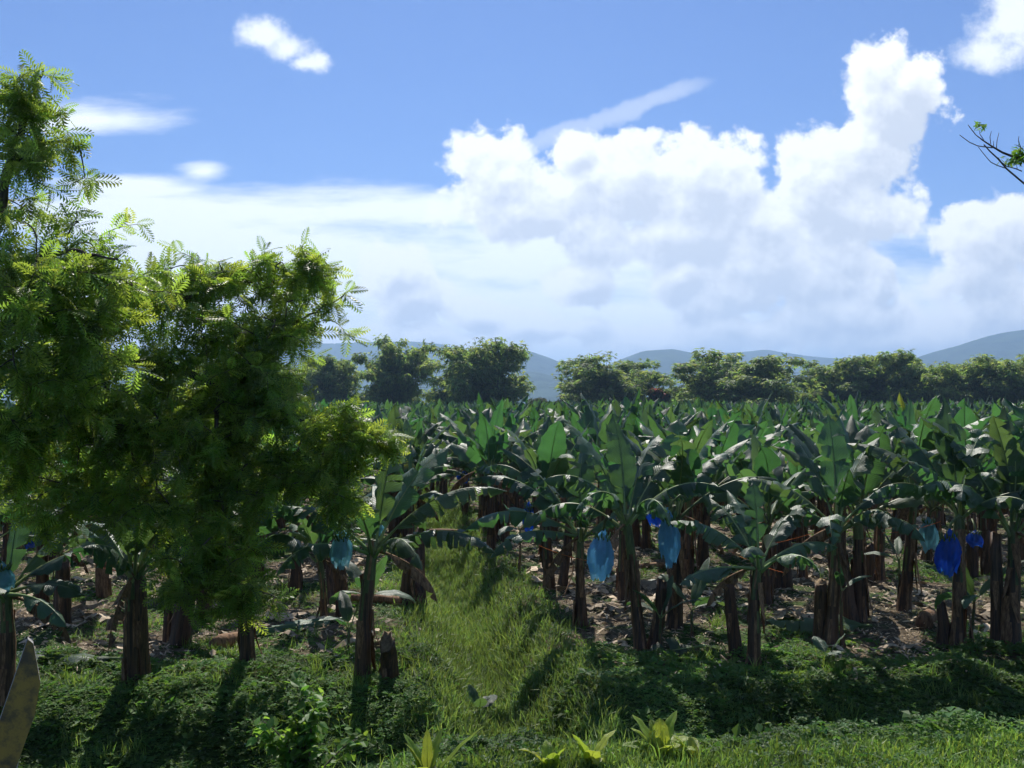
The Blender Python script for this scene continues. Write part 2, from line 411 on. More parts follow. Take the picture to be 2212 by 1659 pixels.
def bag_mat(name, col, tcol, rough):
    m, t, out = new_mat(name)
    p = t.new('ShaderNodeBsdfPrincipled'); p.inputs['Roughness'].default_value = rough; p.inputs['Specular IOR Level'].default_value = 0.6
    oc = t.new('ShaderNodeTexCoord').outputs['Object']
    n = t.noise(t.vmath('MULTIPLY', oc, (1, 1, 0.45)), 16.0, 4.0, 0.6).outputs['Fac']
    t.l.new(t.mix(t.rng(n, 0.3, 0.7), C4([c * 0.75 for c in col]), C4([min(1, c * 1.2) for c in col])), p.inputs['Base Color'])
    bp = t.new('ShaderNodeBump'); bp.inputs['Strength'].default_value = 0.9; bp.inputs['Distance'].default_value = 0.03
    t.l.new(n, bp.inputs['Height']); t.l.new(bp.outputs[0], p.inputs['Normal'])
    tl = t.new('ShaderNodeBsdfTranslucent'); tl.inputs['Color'].default_value = C4(tcol)
    tp = t.new('ShaderNodeBsdfTransparent'); tp.inputs['Color'].default_value = C4([0.3 + 0.7 * c for c in tcol])
    m1 = t.new('ShaderNodeMixShader'); m1.inputs[0].default_value = 0.45
    m2 = t.new('ShaderNodeMixShader'); m2.inputs[0].default_value = 0.30
    t.l.new(p.outputs[0], m1.inputs[1]); t.l.new(tl.outputs[0], m1.inputs[2])
    t.l.new(m1.outputs[0], m2.inputs[1]); t.l.new(tp.outputs[0], m2.inputs[2]); t.l.new(m2.outputs[0], out.inputs['Surface'])
    return m
M['bag_pale'] = bag_mat('pale_blue_film', (0.20, 0.42, 0.54), (0.36, 0.74, 0.86), 0.34)
M['bag_mid'] = bag_mat('sky_blue_film', (0.16, 0.42, 0.66), (0.30, 0.68, 0.95), 0.28)
M['bag_deep'] = bag_mat('deep_blue_film', (0.02, 0.10, 0.55), (0.03, 0.22, 0.90), 0.16)
M['fruit'] = leaf_mat('green_fruit', (0.06, 0.12, 0.03), (0.05, 0.1, 0.02), 0.5, 0.4, 0.05)

def ground_mat():
    m, t, out = new_mat('ground_soil')
    geo = t.new('ShaderNodeNewGeometry').outputs['Position']
    n1 = t.noise(geo, 0.5, 5.0, 0.6).outputs['Fac']; n2 = t.noise(geo, 9.0, 6.0, 0.7).outputs['Fac']; n3 = t.noise(geo, 0.02, 4.0).outputs['Fac']
    soil = t.mix(t.rng(n2, 0.3, 0.7), C4((0.055, 0.042, 0.030)), C4((0.20, 0.155, 0.105)))
    green = t.mix(t.rng(n2, 0.3, 0.7), C4((0.020, 0.042, 0.010)), C4((0.065, 0.105, 0.028)))
    sp = t.new('ShaderNodeSeparateXYZ'); t.l.new(geo, sp.inputs[0])
    dist = t.math('MAXIMUM', t.rng(sp.outputs[1], 120.0, 200.0), t.rng(sp.outputs[1], 16.5, 14.5))
    c = t.mix(t.math('MAXIMUM', t.rng(n1, 0.46, 0.58), dist), soil, green)
    p = t.new('ShaderNodeBsdfPrincipled'); p.inputs['Roughness'].default_value = 0.95; p.inputs['Specular IOR Level'].default_value = 0.1
    t.l.new(c, p.inputs['Base Color'])
    bp = t.new('ShaderNodeBump'); bp.inputs['Strength'].default_value = 0.8; bp.inputs['Distance'].default_value = 0.05
    t.l.new(n2, bp.inputs['Height']); t.l.new(bp.outputs[0], p.inputs['Normal'])
    t.l.new(p.outputs[0], out.inputs['Surface'])
    return m

# ------------------------------------------------------------------ the ground: road bank, roadside ditch, field, lateral drain
def drain_x(y): return -0.05 - 0.134 * (y - 14.5)
def edge_y(x): return 7.85 + 0.14 * np.clip(x, 0, 9) + 0.40 * np.clip(x, -5, 0)
def height(x, y):
    x = np.asarray(x, float); y = np.asarray(y, float)
    e = edge_y(x)
    bank = 1.27 * (1 - sstep(e, e + 2.6, y))
    ditch = -0.95 * sstep(e + 1.0, e + 3.2, y) * (1 - sstep(12.0, 15.2, y + 0.25 * np.sin(x * 0.9)))
    u = np.abs(x - drain_x(y))
    dep = 0.95 * sstep(10.5, 13.0, y) * (1 - 0.55 * sstep(16, 40, y)) * (1 - sstep(160, 175, y))
    dr = -dep * (1 - sstep(0.05, 1.3, u))
    near = 1 - sstep(60, 200, np.hypot(x, y))
    nz = (fbm(x * 0.55, y * 0.55, 4) - 0.47) * 0.30 * near + (fbm(x * 2.6 + 40, y * 2.6, 2) - 0.37) * 0.10 * near
    return bank + ditch * (1 - 0.4 * (1 - sstep(0.3, 2.0, u))) + dr + nz

def axis(lo, a, b, step, hi, g=1.13):
    c = list(np.arange(a, b + 1e-6, step)); s = step
    while c[-1] < hi: s *= g; c.append(c[-1] + s)
    s = step; pre = []; v = a
    while v > lo: s *= g; v -= s; pre.append(v)
    return np.array(pre[::-1] + c)
def build_ground():
    xs = axis(-7500, -13, 13, 0.22, 7500); ys = axis(-7500, 5.5, 34, 0.2, 7500)
    X, Y = np.meshgrid(xs, ys); Z = height(X, Y)
    V = np.stack([X, Y, Z], -1).reshape(-1, 3); nx = len(xs); ny = len(ys)
    i, j = np.meshgrid(np.arange(ny - 1), np.arange(nx - 1), indexing='ij'); a = (i * nx + j).ravel()
    Q = np.stack([a, a + 1, a + nx + 1, a + nx], 1)
    o = obj('ground', make_mesh('ground', V, Q, ground_mat())); tag(o, kind='structure')
build_ground()

# ---- hills
def hill(profile, D, depth, label, seed, foot=0.0):
    q = np.random.RandomState(seed)
    px = np.array([gx(a, D) for a, b in profile]); pz = np.array([gz(b - 8, D) for a, b in profile])
    n, k = 150, 34
    xs = np.linspace(px[0], px[-1], n); rz = np.interp(xs, px, pz)
    ker = np.hanning(9); ker /= ker.sum(); rz = np.convolve(np.pad(rz, 4, mode='edge'), ker, 'valid')
    rz = rz * 1.0 + (fbm(xs / 160 + seed, xs * 0 + 3, 4) - 0.47) * 0.05 * rz.max()
    vs = np.linspace(-1, 1, k)
    V = np.zeros((k, n, 3))
    for a, v in enumerate(vs):
        prof = (1 - abs(v)) ** 1.15
        gul = 1 + 0.5 * (fbm(xs / 260 + seed * 3, xs * 0 + v * 4.0, 4) - 0.47) * min(1, abs(v) * 2.0) * 2
        V[a, :, 0] = xs; V[a, :, 1] = D + v * depth; V[a, :, 2] = -4 + (rz + 4) * prof * gul * (1.0 if abs(v) > 0.02 else 1.0)
    i, j = np.meshgrid(np.arange(k - 1), np.arange(n - 1), indexing='ij'); b = (i * n + j).ravel()
    o = obj('hill', make_mesh('hill', V.reshape(-1, 3), np.stack([b, b + 1, b + n + 1, b + n], 1), M['forest']))
    tag(o, label, 'hill', kind='structure')
hill([(-500, 800), (100, 770), (500, 752), (760, 742), (880, 739), (960, 750), (1040, 772), (1200, 810), (1500, 860)], 4200, 1300, 'long pale hill ridge behind the bamboo on the left', 11)
hill([(850, 850), (1000, 790), (1080, 762), (1140, 762), (1190, 780), (1240, 800), (1330, 845), (1400, 866)], 3500, 1000, 'blue hill with a slope falling to the valley gap', 12)
hill([(700, 862), (900, 835), (1060, 806), (1160, 808), (1260, 838), (1400, 866)], 2700, 800, 'low dark hill in the valley gap', 13)
hill([(1180, 862), (1280, 812), (1340, 780), (1390, 760), (1450, 756), (1510, 768), (1580, 800), (1700, 850)], 3300, 1000, 'rounded blue hill in the middle of the skyline', 14)
hill([(1300, 862), (1460, 800), (1560, 768), (1650, 762), (1740, 774), (1850, 784), (1980, 800), (2200, 862)], 4300, 1300, 'flat topped pale hill right of the rounded one', 15)
hill([(1700, 862), (1880, 806), (1980, 778), (2080, 748), (2160, 722), (2230, 706), (2400, 690), (2800, 740), (3200, 862)], 3300, 1200, 'steep blue mountain slope rising to the right edge', 16)

# ------------------------------------------------------------------ banana leaves
def leaf_arrays(L, W, e0, bend, pet=0.35, fold=0.25, tear=0.3, seed=0, N=22, side=0.0, NX=2, ribn=4, shape=0.62, ribr=0.020):
    """leaf growing from the origin along +X, e0 above level, bending down; returns blade and rib arrays"""
    q = np.random.RandomState(seed)
    S = np.linspace(0, 1, N + 1); tot = L + pet; ds = tot / N
    ang = e0 - bend * S ** 1.7
    yaw = side * S ** 2
    P = np.zeros((N + 1, 3))
    for i in range(N):
        a = 0.5 * (ang[i] + ang[i + 1]); b = 0.5 * (yaw[i] + yaw[i + 1])
        P[i + 1] = P[i] + ds * np.array([math.cos(a) * math.cos(b), math.cos(a) * math.sin(b), math.sin(a)])
    Nn = np.stack([-np.sin(ang) * np.cos(yaw), -np.sin(ang) * np.sin(yaw), np.cos(ang)], 1)
    T = np.stack([np.cos(ang) * np.cos(yaw), np.cos(ang) * np.sin(yaw), np.sin(ang)], 1)
    Sd = np.cross(Nn, T); roll = q.uniform(-0.25, 0.25)
    Sd, Nn = Sd * math.cos(roll) + Nn * math.sin(roll), Nn * math.cos(roll) - Sd * math.sin(roll)
    i0 = max(1, int(round(pet / tot * N)))
    t = np.clip((np.arange(N + 1) - i0) / (N - i0), 0, 1)
    w = W / 2 * np.maximum(0.0, np.sin(np.pi * np.clip(t, 0, 1) ** 0.78)) ** shape
    w[i0] = W * 0.10; w[-1] = W * 0.03
    mb = MB()
    fr = np.linspace(0, 1, NX + 1)
    for sg in (-1, 1):
        cuts = [i0] + [i for i in range(i0 + 2, N - 1) if q.rand() < tear] + [N]
        for a, b in zip(cuts[:-1], cuts[1:]):
            idx = np.arange(a, b + 1); m = len(idx)
            dphi = q.normal(0, 0.42) if tear > 0.05 else q.normal(0, 0.05)
            hang = abs(q.normal(0, 0.55)) * min(1, tear * 2.5)
            pull = (q.uniform(0.1, 0.45) if tear > 0.05 else 0.0)
            V = np.zeros((m, NX + 1, 3)); U = np.zeros((m, NX + 1, 2))
            mid = 0.5 * (a + b)
            for r, i in enumerate(idx):
                for c, f in enumerate(fr):
                    phi = fold + dphi - hang * f - 0.35 * f * f + 0.10 * math.sin(i * 1.7 + seed)
                    ii = i + (mid - i) * pull * f * f if (m > 1) else i
                    sh = 0.16 * w[i] * f                     # lateral veins sweep towards the tip
                    lo = int(np.clip(math.floor(ii), 0, N - 1)); g = ii - lo
                    base = P[lo] * (1 - g) + P[lo + 1] * g
                    wob = 1 + (q.normal(0, 0.05) if f > 0.9 else 0)
                    V[r, c] = base + T[i] * sh + Sd[i] * (sg * w[i] * f * math.cos(phi) * wob) + Nn[i] * (w[i] * f * math.sin(phi) * wob)
                    U[r, c] = (0.5 + 0.5 * sg * f, S[i])
            Q = []
            for r in range(m - 1):
                for c in range(NX):
                    k = r * (NX + 1) + c
                    qd = (k, k + NX + 1, k + NX + 2, k + 1)
                    Q.append(qd if sg < 0 else qd[::-1])
            mb.add(V.reshape(-1, 3), Q, 0, U.reshape(-1, 2))
    rib = None
    if ribn:
        rib = MB()
        rr = np.interp(S, [0, pet / tot, 1], [ribr * 1.9, ribr, ribr * 0.15])
        tube(rib, P - Nn * 0.006, rr, ribn, 0, cap=False)
    return mb, rib, P

def leaf_objects(parent, L, W, e0, bend, az, base, seed, tear=0.3, fold=0.25, pet=0.35, side=0.0, mat='blade', ribmat='midrib', split=True, N=22, ribr=0.020, shape=0.62):
    mb, rib, P = leaf_arrays(L, W, e0, bend, pet, fold, tear, seed, N, side, ribr=ribr, shape=shape)
    if split:
        o = obj('leaf', mb.mesh('leaf', [M[mat]]), parent, base, (0, 0, az))
        obj('midrib', rib.mesh('midrib', [M[ribmat]]), o)
    else:
        V, Q, _, U = rib.arrays(); mb.add(V, Q, 1, U)
        o = obj('leaf', mb.mesh('leaf', [M[mat], M[ribmat]]), parent, base, (0, 0, az))
    return o

# ---- pseudostems
def stem_mesh(h, r0, r1, lean, seed, green=0.35, n=14, k=12):
    q = np.random.RandomState(seed); mb = MB()
    s = np.linspace(0, 1, k); la = q.uniform(0, 6.28)
    pts = np.stack([lean[0] * s ** 1.3 + 0.02 * np.sin(s * 5 + la), lean[1] * s ** 1.3 + 0.02 * np.cos(s * 4 + la), -0.15 + (h + 0.15) * s], 1)
    r0, r1 = r0 * 0.80, r1 * 0.88; r = r1 + (r0 - r1) * (1 - s) ** 0.9 + 0.05 * np.exp(-s * 9)
    r = r * (1 + 0.05 * np.sin(s * 17 + la))
    tube(mb, pts, r, n, 0, 0.05, 3, seed)
    V, Q, Mi, U = mb.arrays()
    zc = V[Q].mean(1)[:, 2] / h
    Mi = (zc + q.normal(0, 0.06, len(zc)) > 1 - green).astype(int)
    for j in range(n):                            # long strips of dry and green sheath
        for z0 in range(0, k - 1, 4):
            u_ = q.rand(); rows = np.arange(z0, min(k - 1, z0 + q.randint(2, 6))) * n + j
            if u_ < 0.22: Mi[rows] = 2
            elif u_ < 0.34 and z0 > 2: Mi[rows] = 1
    return make_mesh('pseudostem', V, Q, [M['stem'], M['stem_green'], M['dry']], Mi, U), pts, r

_sheaths = []
def sheath_meshes():
    for k in range(5):
        q = np.random.RandomState(90 + k); n = 6; L = q.uniform(0.45, 0.95); W = q.uniform(0.05, 0.11)
        s = np.linspace(0, 1, n)
        out = 0.03 + 0.16 * q.rand() * s ** 1.5
        V = []; 
        for i in range(n):
            w = W * (1 - 0.75 * s[i] ** 2)
            V += [(out[i], -w, -L * s[i]), (out[i] + 0.02, 0.0, -L * s[i]), (out[i], w * (0.6 + 0.6 * q.rand()), -L * s[i])]
        Q = []
        for i in range(n - 1):
            for c in range(2):
                a = i * 3 + c; Q.append((a, a + 1, a + 4, a + 3))
        _sheaths.append(make_mesh('dead_sheath', V, Q, [M['dry']]))
sheath_meshes()

def add_sheaths(parent, pts, r, n, q):
    for i in range(n):
        f = q.uniform(0.25, 0.9); k = f * (len(pts) - 1); lo = int(k); c = pts[lo] * (1 - (k - lo)) + pts[min(lo + 1, len(pts) - 1)] * (k - lo)
        a = q.uniform(0, 6.28); rr = r[lo] * 0.92
        obj('dead_sheath', _sheaths[q.randint(5)], parent, (c[0] + math.cos(a) * rr, c[1] + math.sin(a) * rr, c[2]), (q.normal(0, 0.08), 0, a), q.uniform(0.7, 1.1))

def build_plant(x, y, h, leaves, label, group, seed, r0=0.15, r1=0.075, lean=(0, 0), green=0.35, sheaths=4, split=True, N=22, name='banana_plant', z=None, furl=0.0, dead=1):
    """leaves: list of (azimuth deg, e0 deg, bend deg, L, W, fold, tear)"""
    q = np.random.RandomState(seed)
    z = float(height(x, y)) if z is None else z
    t = thing(name, label, 'banana plant', (x, y, z), 0, group)
    me, pts, r = stem_mesh(h, r0, r1, lean, seed, green)
    obj('pseudostem', me, t)
    top = pts[-1]
    for i, (az, e0, bd, L, W, fold, tear) in enumerate(leaves):
        a = rad(az)
        b = (top[0] + math.cos(a) * r1 * 0.5, top[1] + math.sin(a) * r1 * 0.5, top[2] - 0.10 - 0.02 * i)
        leaf_objects(t, L, W, rad(e0), rad(bd), a, b, seed * 31 + i, tear, fold, 0.30 + 0.05 * (i % 3), q.normal(0, 0.34), split=split, N=N)
    for i in range(dead):
        a = q.uniform(0, 6.28)
        o = leaf_objects(t, q.uniform(0.9, 1.3), 0.34, rad(-20), rad(62), a, (top[0] + math.cos(a) * r1 * 0.7, top[1] + math.sin(a) * r1 * 0.7, top[2] - 0.16), seed * 71 + i, 0.6, -0.8, 0.2, q.normal(0, 0.2), mat='dry', ribmat='dry', split=False, N=14)
        o.name = 'dead_leaf'
    if furl: obj('furled_leaf', furled_mesh(seed, furl), t, (top[0], top[1], top[2] - 0.1))
    if sheaths: add_sheaths(t, pts, r, sheaths, q)
    return t

def furled_mesh(seed, L):
    q = R0(seed); mb = MB(); s_ = np.linspace(0, 1, 8)
    pts = np.stack([0.05 * q.normal() * s_ + 0.10 * s_ ** 2 * q.normal(), 0.05 * q.normal() * s_, s_ * L], 1)
    tube(mb, pts, [0.022, 0.03, 0.045, 0.058, 0.06, 0.05, 0.032, 0.006], 8, 0, 0.10, 2, seed)
    return mb.mesh('furled_leaf', [M['furled']])
R0 = np.random.RandomState
def rand_leaves(q, n=9, L=1.9, W=0.60, tear=0.22, top=82):
    out = []; az = q.uniform(0, 360)
    for i in range(n):
        f = i / (n - 1)
        e0 = top - f * 40 + q.normal(0, 7); bd = 16 + f * 64 + q.normal(0, 14)
        l = L * (0.95 + 0.18 * math.sin(f * 3.0)) * q.uniform(0.88, 1.1)
        out.append((az, e0, max(8, bd), l, W * q.uniform(0.85, 1.12), 0.45 - 0.75 * f + q.normal(0, 0.12), tear * q.uniform(0.2, 1.9) * (0.35 + f)))
        az += 137.5 + q.normal(0, 18)
    return out

# azimuth: 0 = right, 90 = away, 180 = left, 270 = towards the camera
R_ = np.random.RandomState
front_xy = []
FRONT_GROUP = 'banana plants along the front edge of the field'
def front(xd, yb, yc, label, leaves=None, seed=0, lean_px=0, r0=0.15, r1=0.08, n=9, L=1.9, W=0.62, green=0.35, sheaths=5, tear=0.22):
    d = gd(yb, 0.0); x = gx(xd, d)
    zg = float(height(x, d)); h = gz(yc, d) - zg
    q = R_(seed + 500)
    lv = rand_leaves(q, n, L * 0.84, W, tear) if leaves is None else [(a, b - 4, c + 6, l * 0.86, w * 0.92, f, min(0.7, 0.10 + tr * 2.0)) for (a, b, c, l, w, f, tr) in leaves]
    front_xy.append((x, d))
    return build_plant(x, d, h, lv, label, FRONT_GROUP, seed, r0, r1, (lean_px * KPX * d, 0), green, sheaths)

B = []   # plants on the front edge: base x, base y, crown y on the print
front(785, 1448, 1165, 'tall banana plant by the pale bag, left of the grassy drain', [
    (60, 82, 18, 2.0, 0.62, 0.45, 0.04), (35, 66, 26, 2.1, 0.66, 0.3, 0.10), (10, 52, 62, 2.3, 0.64, -0.15, 0.22), (350, 30, 62, 2.1, 0.62, -0.35, 0.30),
    (150, 78, 22, 1.9, 0.60, 0.4, 0.06), (185, 50, 70, 1.9, 0.60, -0.2, 0.2), (205, 28, 80, 1.7, 0.55, -0.4, 0.25), (262, 62, 60, 1.6, 0.55, 0.1, 0.1),
    (300, 40, 90, 1.7, 0.56, -0.35, 0.2), (100, 60, 60, 2.0, 0.6, 0.0, 0.2)], 1, 20, 0.16, 0.09)
front(1258, 1352, 1140, 'slender banana plant just right of the grassy drain with arching leaves', [
    (172, 56, 66, 2.5, 0.62, -0.25, 0.35), (186, 36, 74, 2.3, 0.64, -0.35, 0.12), (160, 66, 52, 2.5, 0.62, -0.15, 0.35), (200, 20, 58, 2.0, 0.58, -0.4, 0.10),
    (88, 82, 16, 2.0, 0.60, 0.4, 0.08), (20, 70, 40, 2.0, 0.60, 0.2, 0.25), (345, 50, 80, 1.9, 0.56, -0.3, 0.4), (270, 58, 80, 1.5, 0.52, -0.1, 0.2), (120, 55, 60, 2.0, 0.60, -0.1, 0.3)], 2, -8, 0.13, 0.075)
front(1385, 1392, 1110, 'banana plant leaning left beside the hanging sky blue bag', [
    (95, 84, 10, 1.9, 0.58, 0.5, 0.05), (150, 74, 30, 2.0, 0.60, 0.3, 0.15), (200, 62, 92, 1.9, 0.56, -0.3, 0.5), (245, 56, 100, 1.8, 0.56, -0.4, 0.6),
    (290, 50, 104, 1.8, 0.56, -0.4, 0.5), (340, 56, 80, 1.9, 0.58, -0.25, 0.4), (30, 66, 46, 2.0, 0.6, 0.05, 0.25), (60, 70, 34, 2.0, 0.62, 0.3, 0.1), (170, 44, 100, 1.7, 0.52, -0.4, 0.5)], 3, -36, 0.13, 0.08)
front(1455, 1358, 1090, 'banana plant with thick brown stem behind the teardrop bag', None, 4, 6, 0.17, 0.085, 10)
front(1622, 1428, 1200, 'low young banana plant with wide spreading leaves in the centre right', [
    (86, 84, 10, 1.25, 0.50, 0.4, 0.03), (128, 62, 46, 1.6, 0.56, 0.1, 0.18), (160, 50, 52, 1.5, 0.56, -0.1, 0.25), (38, 58, 40, 1.5, 0.58, 0.2, 0.1), (10, 40, 60, 1.3, 0.54, -0.2, 0.15),
    (196, 12, 30, 1.35, 0.46, -0.2, 0.06), (250, 58, 92, 1.1, 0.48, -0.2, 0.1), (310, 46, 90, 1.1, 0.48, -0.25, 0.15), (100, 66, 40, 1.6, 0.56, 0.15, 0.2)], 5, 16, 0.14, 0.07)
front(1790, 1392, 1115, 'banana plant with a broad bright leaf facing the camera', [
    (268, 70, 34, 1.15, 0.66, 0.15, 0.03), (80, 84, 12, 1.9, 0.60, 0.5, 0.06), (120, 72, 30, 2.0, 0.62, 0.3, 0.15), (40, 70, 30, 1.9, 0.62, 0.35, 0.1), (10, 50, 56, 1.6, 0.60, 0.0, 0.12),
    (165, 54, 60, 1.8, 0.60, -0.1, 0.25), (205, 40, 92, 1.6, 0.56, -0.3, 0.2), (330, 36, 90, 1.5, 0.56, -0.3, 0.2), (240, 44, 110, 1.4, 0.54, -0.3, 0.2), (300, 52, 96, 1.4, 0.54, -0.2, 0.15)], 6, 18, 0.15, 0.08)
front(1850, 1342, 1090, 'banana plant on double stems right of the broad bright leaf', None, 7, 4, 0.17, 0.085, 9)
front(1950, 1322, 1050, 'banana plant with a slanting stem left of the two right hand bags', None, 8, 24, 0.15, 0.08, 9, tear=0.35)
front(2062, 1402, 1085, 'banana plant carrying the shiny deep blue bag', [
    (90, 84, 10, 2.0, 0.60, 0.45, 0.08), (130, 68, 40, 2.1, 0.60, 0.1, 0.4), (160, 58, 54, 2.1, 0.60, -0.1, 0.5), (190, 46, 84, 1.8, 0.56, -0.35, 0.5), (50, 66, 40, 2.0, 0.60, 0.1, 0.45),
    (20, 56, 60, 2.0, 0.58, -0.1, 0.5), (350, 40, 76, 1.9, 0.58, -0.3, 0.5), (250, 58, 100, 1.6, 0.54, -0.3, 0.4), (300, 46, 104, 1.6, 0.54, -0.35, 0.4), (215, 66, 60, 1.6, 0.5, 0.1, 0.3)], 9, 10, 0.16, 0.085)
front(2182, 1405, 1125, 'dark banana plant at the right edge of the picture', None, 10, 4, 0.19, 0.085, 10, 2.0, tear=0.5)
front(285, 1462, 1215, 'pair of dark banana stems behind the feathery tree with one hanging leaf', None, 11, 8, 0.15, 0.08, 11, 1.9)
front(535, 1432, 1160, 'banana plant behind the lower hanging branch of the feathery tree', None, 12, 0, 0.16, 0.08, 11, 1.9)
front(18, 1482, 1260, 'banana plant at the left edge behind the yellow board', [
    (20, 46, 40, 1.2, 0.50, 0.2, 0.1), (350, 24, 54, 1.1, 0.44, -0.2, 0.05), (330, 10, 46, 1.25, 0.46, -0.25, 0.04), (90, 82, 14, 1.5, 0.5, 0.3, 0.1), (150, 66, 40, 1.5, 0.5, 0.1, 0.2), (50, 64, 50, 1.5, 0.5, 0.1, 0.2),
    (200, 50, 70, 1.4, 0.5, -0.1, 0.2), (280, 40, 80, 1.2, 0.48, -0.2, 0.1)], 13, 0, 0.17, 0.085)
front(228, 1288, 1090, 'banana plant deep in shade left of the hanging branch', None, 14, 0, 0.16, 0.085, 9)
front(640, 1272, 1080, 'banana plant in the sunlit litter left of the pale bag', None, 15, 0, 0.16, 0.085, 9)
front(1185, 1272, 1062, 'banana plant on the right bank of the drain, second from the front', None, 16, -6, 0.17, 0.085, 9)

# ------------------------------------------------------------------ field of banana plants
def in_view(x, y, m=1.6): return abs(x) < HT * y * 1.02 + m
def field_spots():
    q = R_(21); out = []
    ang = math.atan(0.134); ca, sa = math.cos(ang), math.sin(ang)
    for i in range(-52, 53):
        for j in range(0, 76):
            u = i * 2.25 + 1.12; v = 15 + j * 2.12 + (i % 2) * 1.05
            u += q.normal(0, 0.28); v += q.normal(0, 0.4)
            x = u * ca - (v - 15) * sa; y = 15 + (v - 15) * ca + u * sa
            if y > 166 or y < 17.0 or not in_view(x, y): continue
            if abs(x - drain_x(y)) < 1.68 - 1.2 * float(sstep(21, 31, np.array(y))): continue
            if min((x - a) ** 2 + (y - b) ** 2 for a, b in front_xy) < 1.7 ** 2: continue
            out.append((y, x))
    out.sort()
    return out
SPOTS = field_spots()
protos = []
for k in range(12):
    q = R_(300 + k)
    n = 10 + k % 3
    protos.append((q.uniform(1.95, 2.25), rand_leaves(q, n, q.uniform(1.45, 1.75), q.uniform(0.46, 0.60), q.choice([0.3, 0.45, 0.6]), q.uniform(76, 88))))
N_IND = 283
LANDMARKS = [(20, 'the left edge plant'), (150, 'the stout cut stem near the left edge'), (290, 'the pair of dark stems'), (410, 'the hanging branch of the feathery tree'),
    (535, 'the plant under the hanging branch'), (645, 'the plant in sunlit litter at left'), (785, 'the tall plant by the pale bag'), (905, 'the leaning cut stem by the drain'), (1040, 'the grassy drain'),
    (1180, 'the drain bank plant'), (1265, 'the slender plant by the drain'), (1375, 'the plant leaning left'), (1465, 'the teardrop bag'), (1622, 'the low young plant'),
    (1790, 'the plant with the broad bright leaf'), (1955, 'the slanting stem'), (2060, 'the shiny deep blue bag'), (2180, 'the dark plant at the right edge')]
ORD = ['nearest', 'second', 'third', 'fourth', 'fifth', 'sixth', 'seventh', 'eighth', 'ninth', 'tenth', 'eleventh', 'twelfth']
seen_count = {}
def back_label(kind, x, y, most, rest):
    xd = 1106 + x / (KPX * y)
    lm = min(LANDMARKS, key=lambda a: abs(a[0] - xd))[1]
    n = seen_count.get((kind, lm), 0); seen_count[(kind, lm)] = n + 1
    return '%s %s in line behind %s' % (ORD[n], kind, lm) if n < most else rest + ' behind ' + lm
roots = [None] * len(protos)
q = R_(77)
stump_spots = []
for i, (y, x) in enumerate(SPOTS[:N_IND]):
    k = q.randint(len(protos))
    z = float(height(x, y)); sc = q.uniform(0.84, 1.13) if q.rand() > 0.14 else q.uniform(0.62, 0.8); rz = q.uniform(0, 6.28)
    if roots[k] is None:
        roots[k] = build_plant(x, y, protos[k][0], protos[k][1], 'label', 'banana plants in the rows of the field', 60 + k, q.uniform(0.13, 0.17), 0.08, (q.normal(0, .1), q.normal(0, .1)), q.uniform(0.2, 0.4), 3, split=False, N=16, furl=[0.0, 1.5, 0.0, 1.75, 0.0, 1.2][k % 6])
        o = roots[k]
    else:
        o = copy_tree(roots[k])
        if y > 40:
            for ch in list(o.children):
                if ch.name.startswith('dead_sheath'): bpy.data.objects.remove(ch)
    o['label'] = back_label('banana plant', x, y, 12, 'far off banana plant')
    o.location = (x, y, z); o.rotation_euler = (0, 0, rz); o.scale = (sc, sc, sc * q.uniform(0.96, 1.06))
    if y < 42 and q.rand() < 0.75:
        a = q.uniform(0, 6.28); stump_spots.append((x + math.cos(a) * 0.42, y + math.sin(a) * 0.42))

def far_field():
    tem = []
    for k in range(6):
        qq = R_(800 + k); mb = MB(); h = qq.uniform(2.0, 2.3)
        for (az, e0, bd, L, W, fold, tear) in rand_leaves(qq, 8, 1.55, 0.62, 0.2, qq.uniform(74, 86)):
            lm, _, _ = leaf_arrays(L, W, rad(e0), rad(bd), 0.35, fold, 0.12, qq.randint(9999), 7, qq.normal(0, 0.1), NX=1, ribn=0)
            V, Q, _, U = lm.arrays(); a = rad(az); Rm = rotz(np.array(a)); V = V @ Rm.T; V[:, 2] += h
            mb.add(V, Q)
        tube(mb, [(0, 0, 0), (0, 0, h * 0.5), (0, 0, h)], [0.17, 0.13, 0.08], 4, cap=False)
        V, Q, _, _ = mb.arrays(); tem.append((V, Q))
    far = SPOTS[N_IND:]; qq = R_(5)
    parts = []; who = qq.randint(6, size=len(far))
    F = np.array(far)
    for k in range(6):
        s = F[who == k]; n = len(s)
        pos = np.stack([s[:, 1], s[:, 0], height(s[:, 1], s[:, 0])], 1)
        parts.append((tem[k][0], tem[k][1], pos, qq.uniform(0, 6.28, n), np.zeros(n), np.zeros(n), qq.uniform(0.84, 1.14, n)))
    # random tint leaf by leaf rather than plant by plant
    Vs, Qs, off = [], [], 0
    for p in parts:
        V, Q, kk = scatter(*p); Vs.append(V); Qs.append(Q + off); off += len(V)
    V = np.concatenate(Vs); Q = np.concatenate(Qs)
    rn = fbm(V[:, 0] * 1.9 + V[:, 2] * 2.7, V[:, 1] * 1.9, 2) * 1.3
    o = obj('distant_banana_plants', make_mesh('distant_banana_plants', V, Q, M['blade_far'], None, None, np.clip(rn, 0, 1)))
    tag(o, 'far part of the banana field running back to the bamboo', 'banana field', kind='stuff')
far_field()

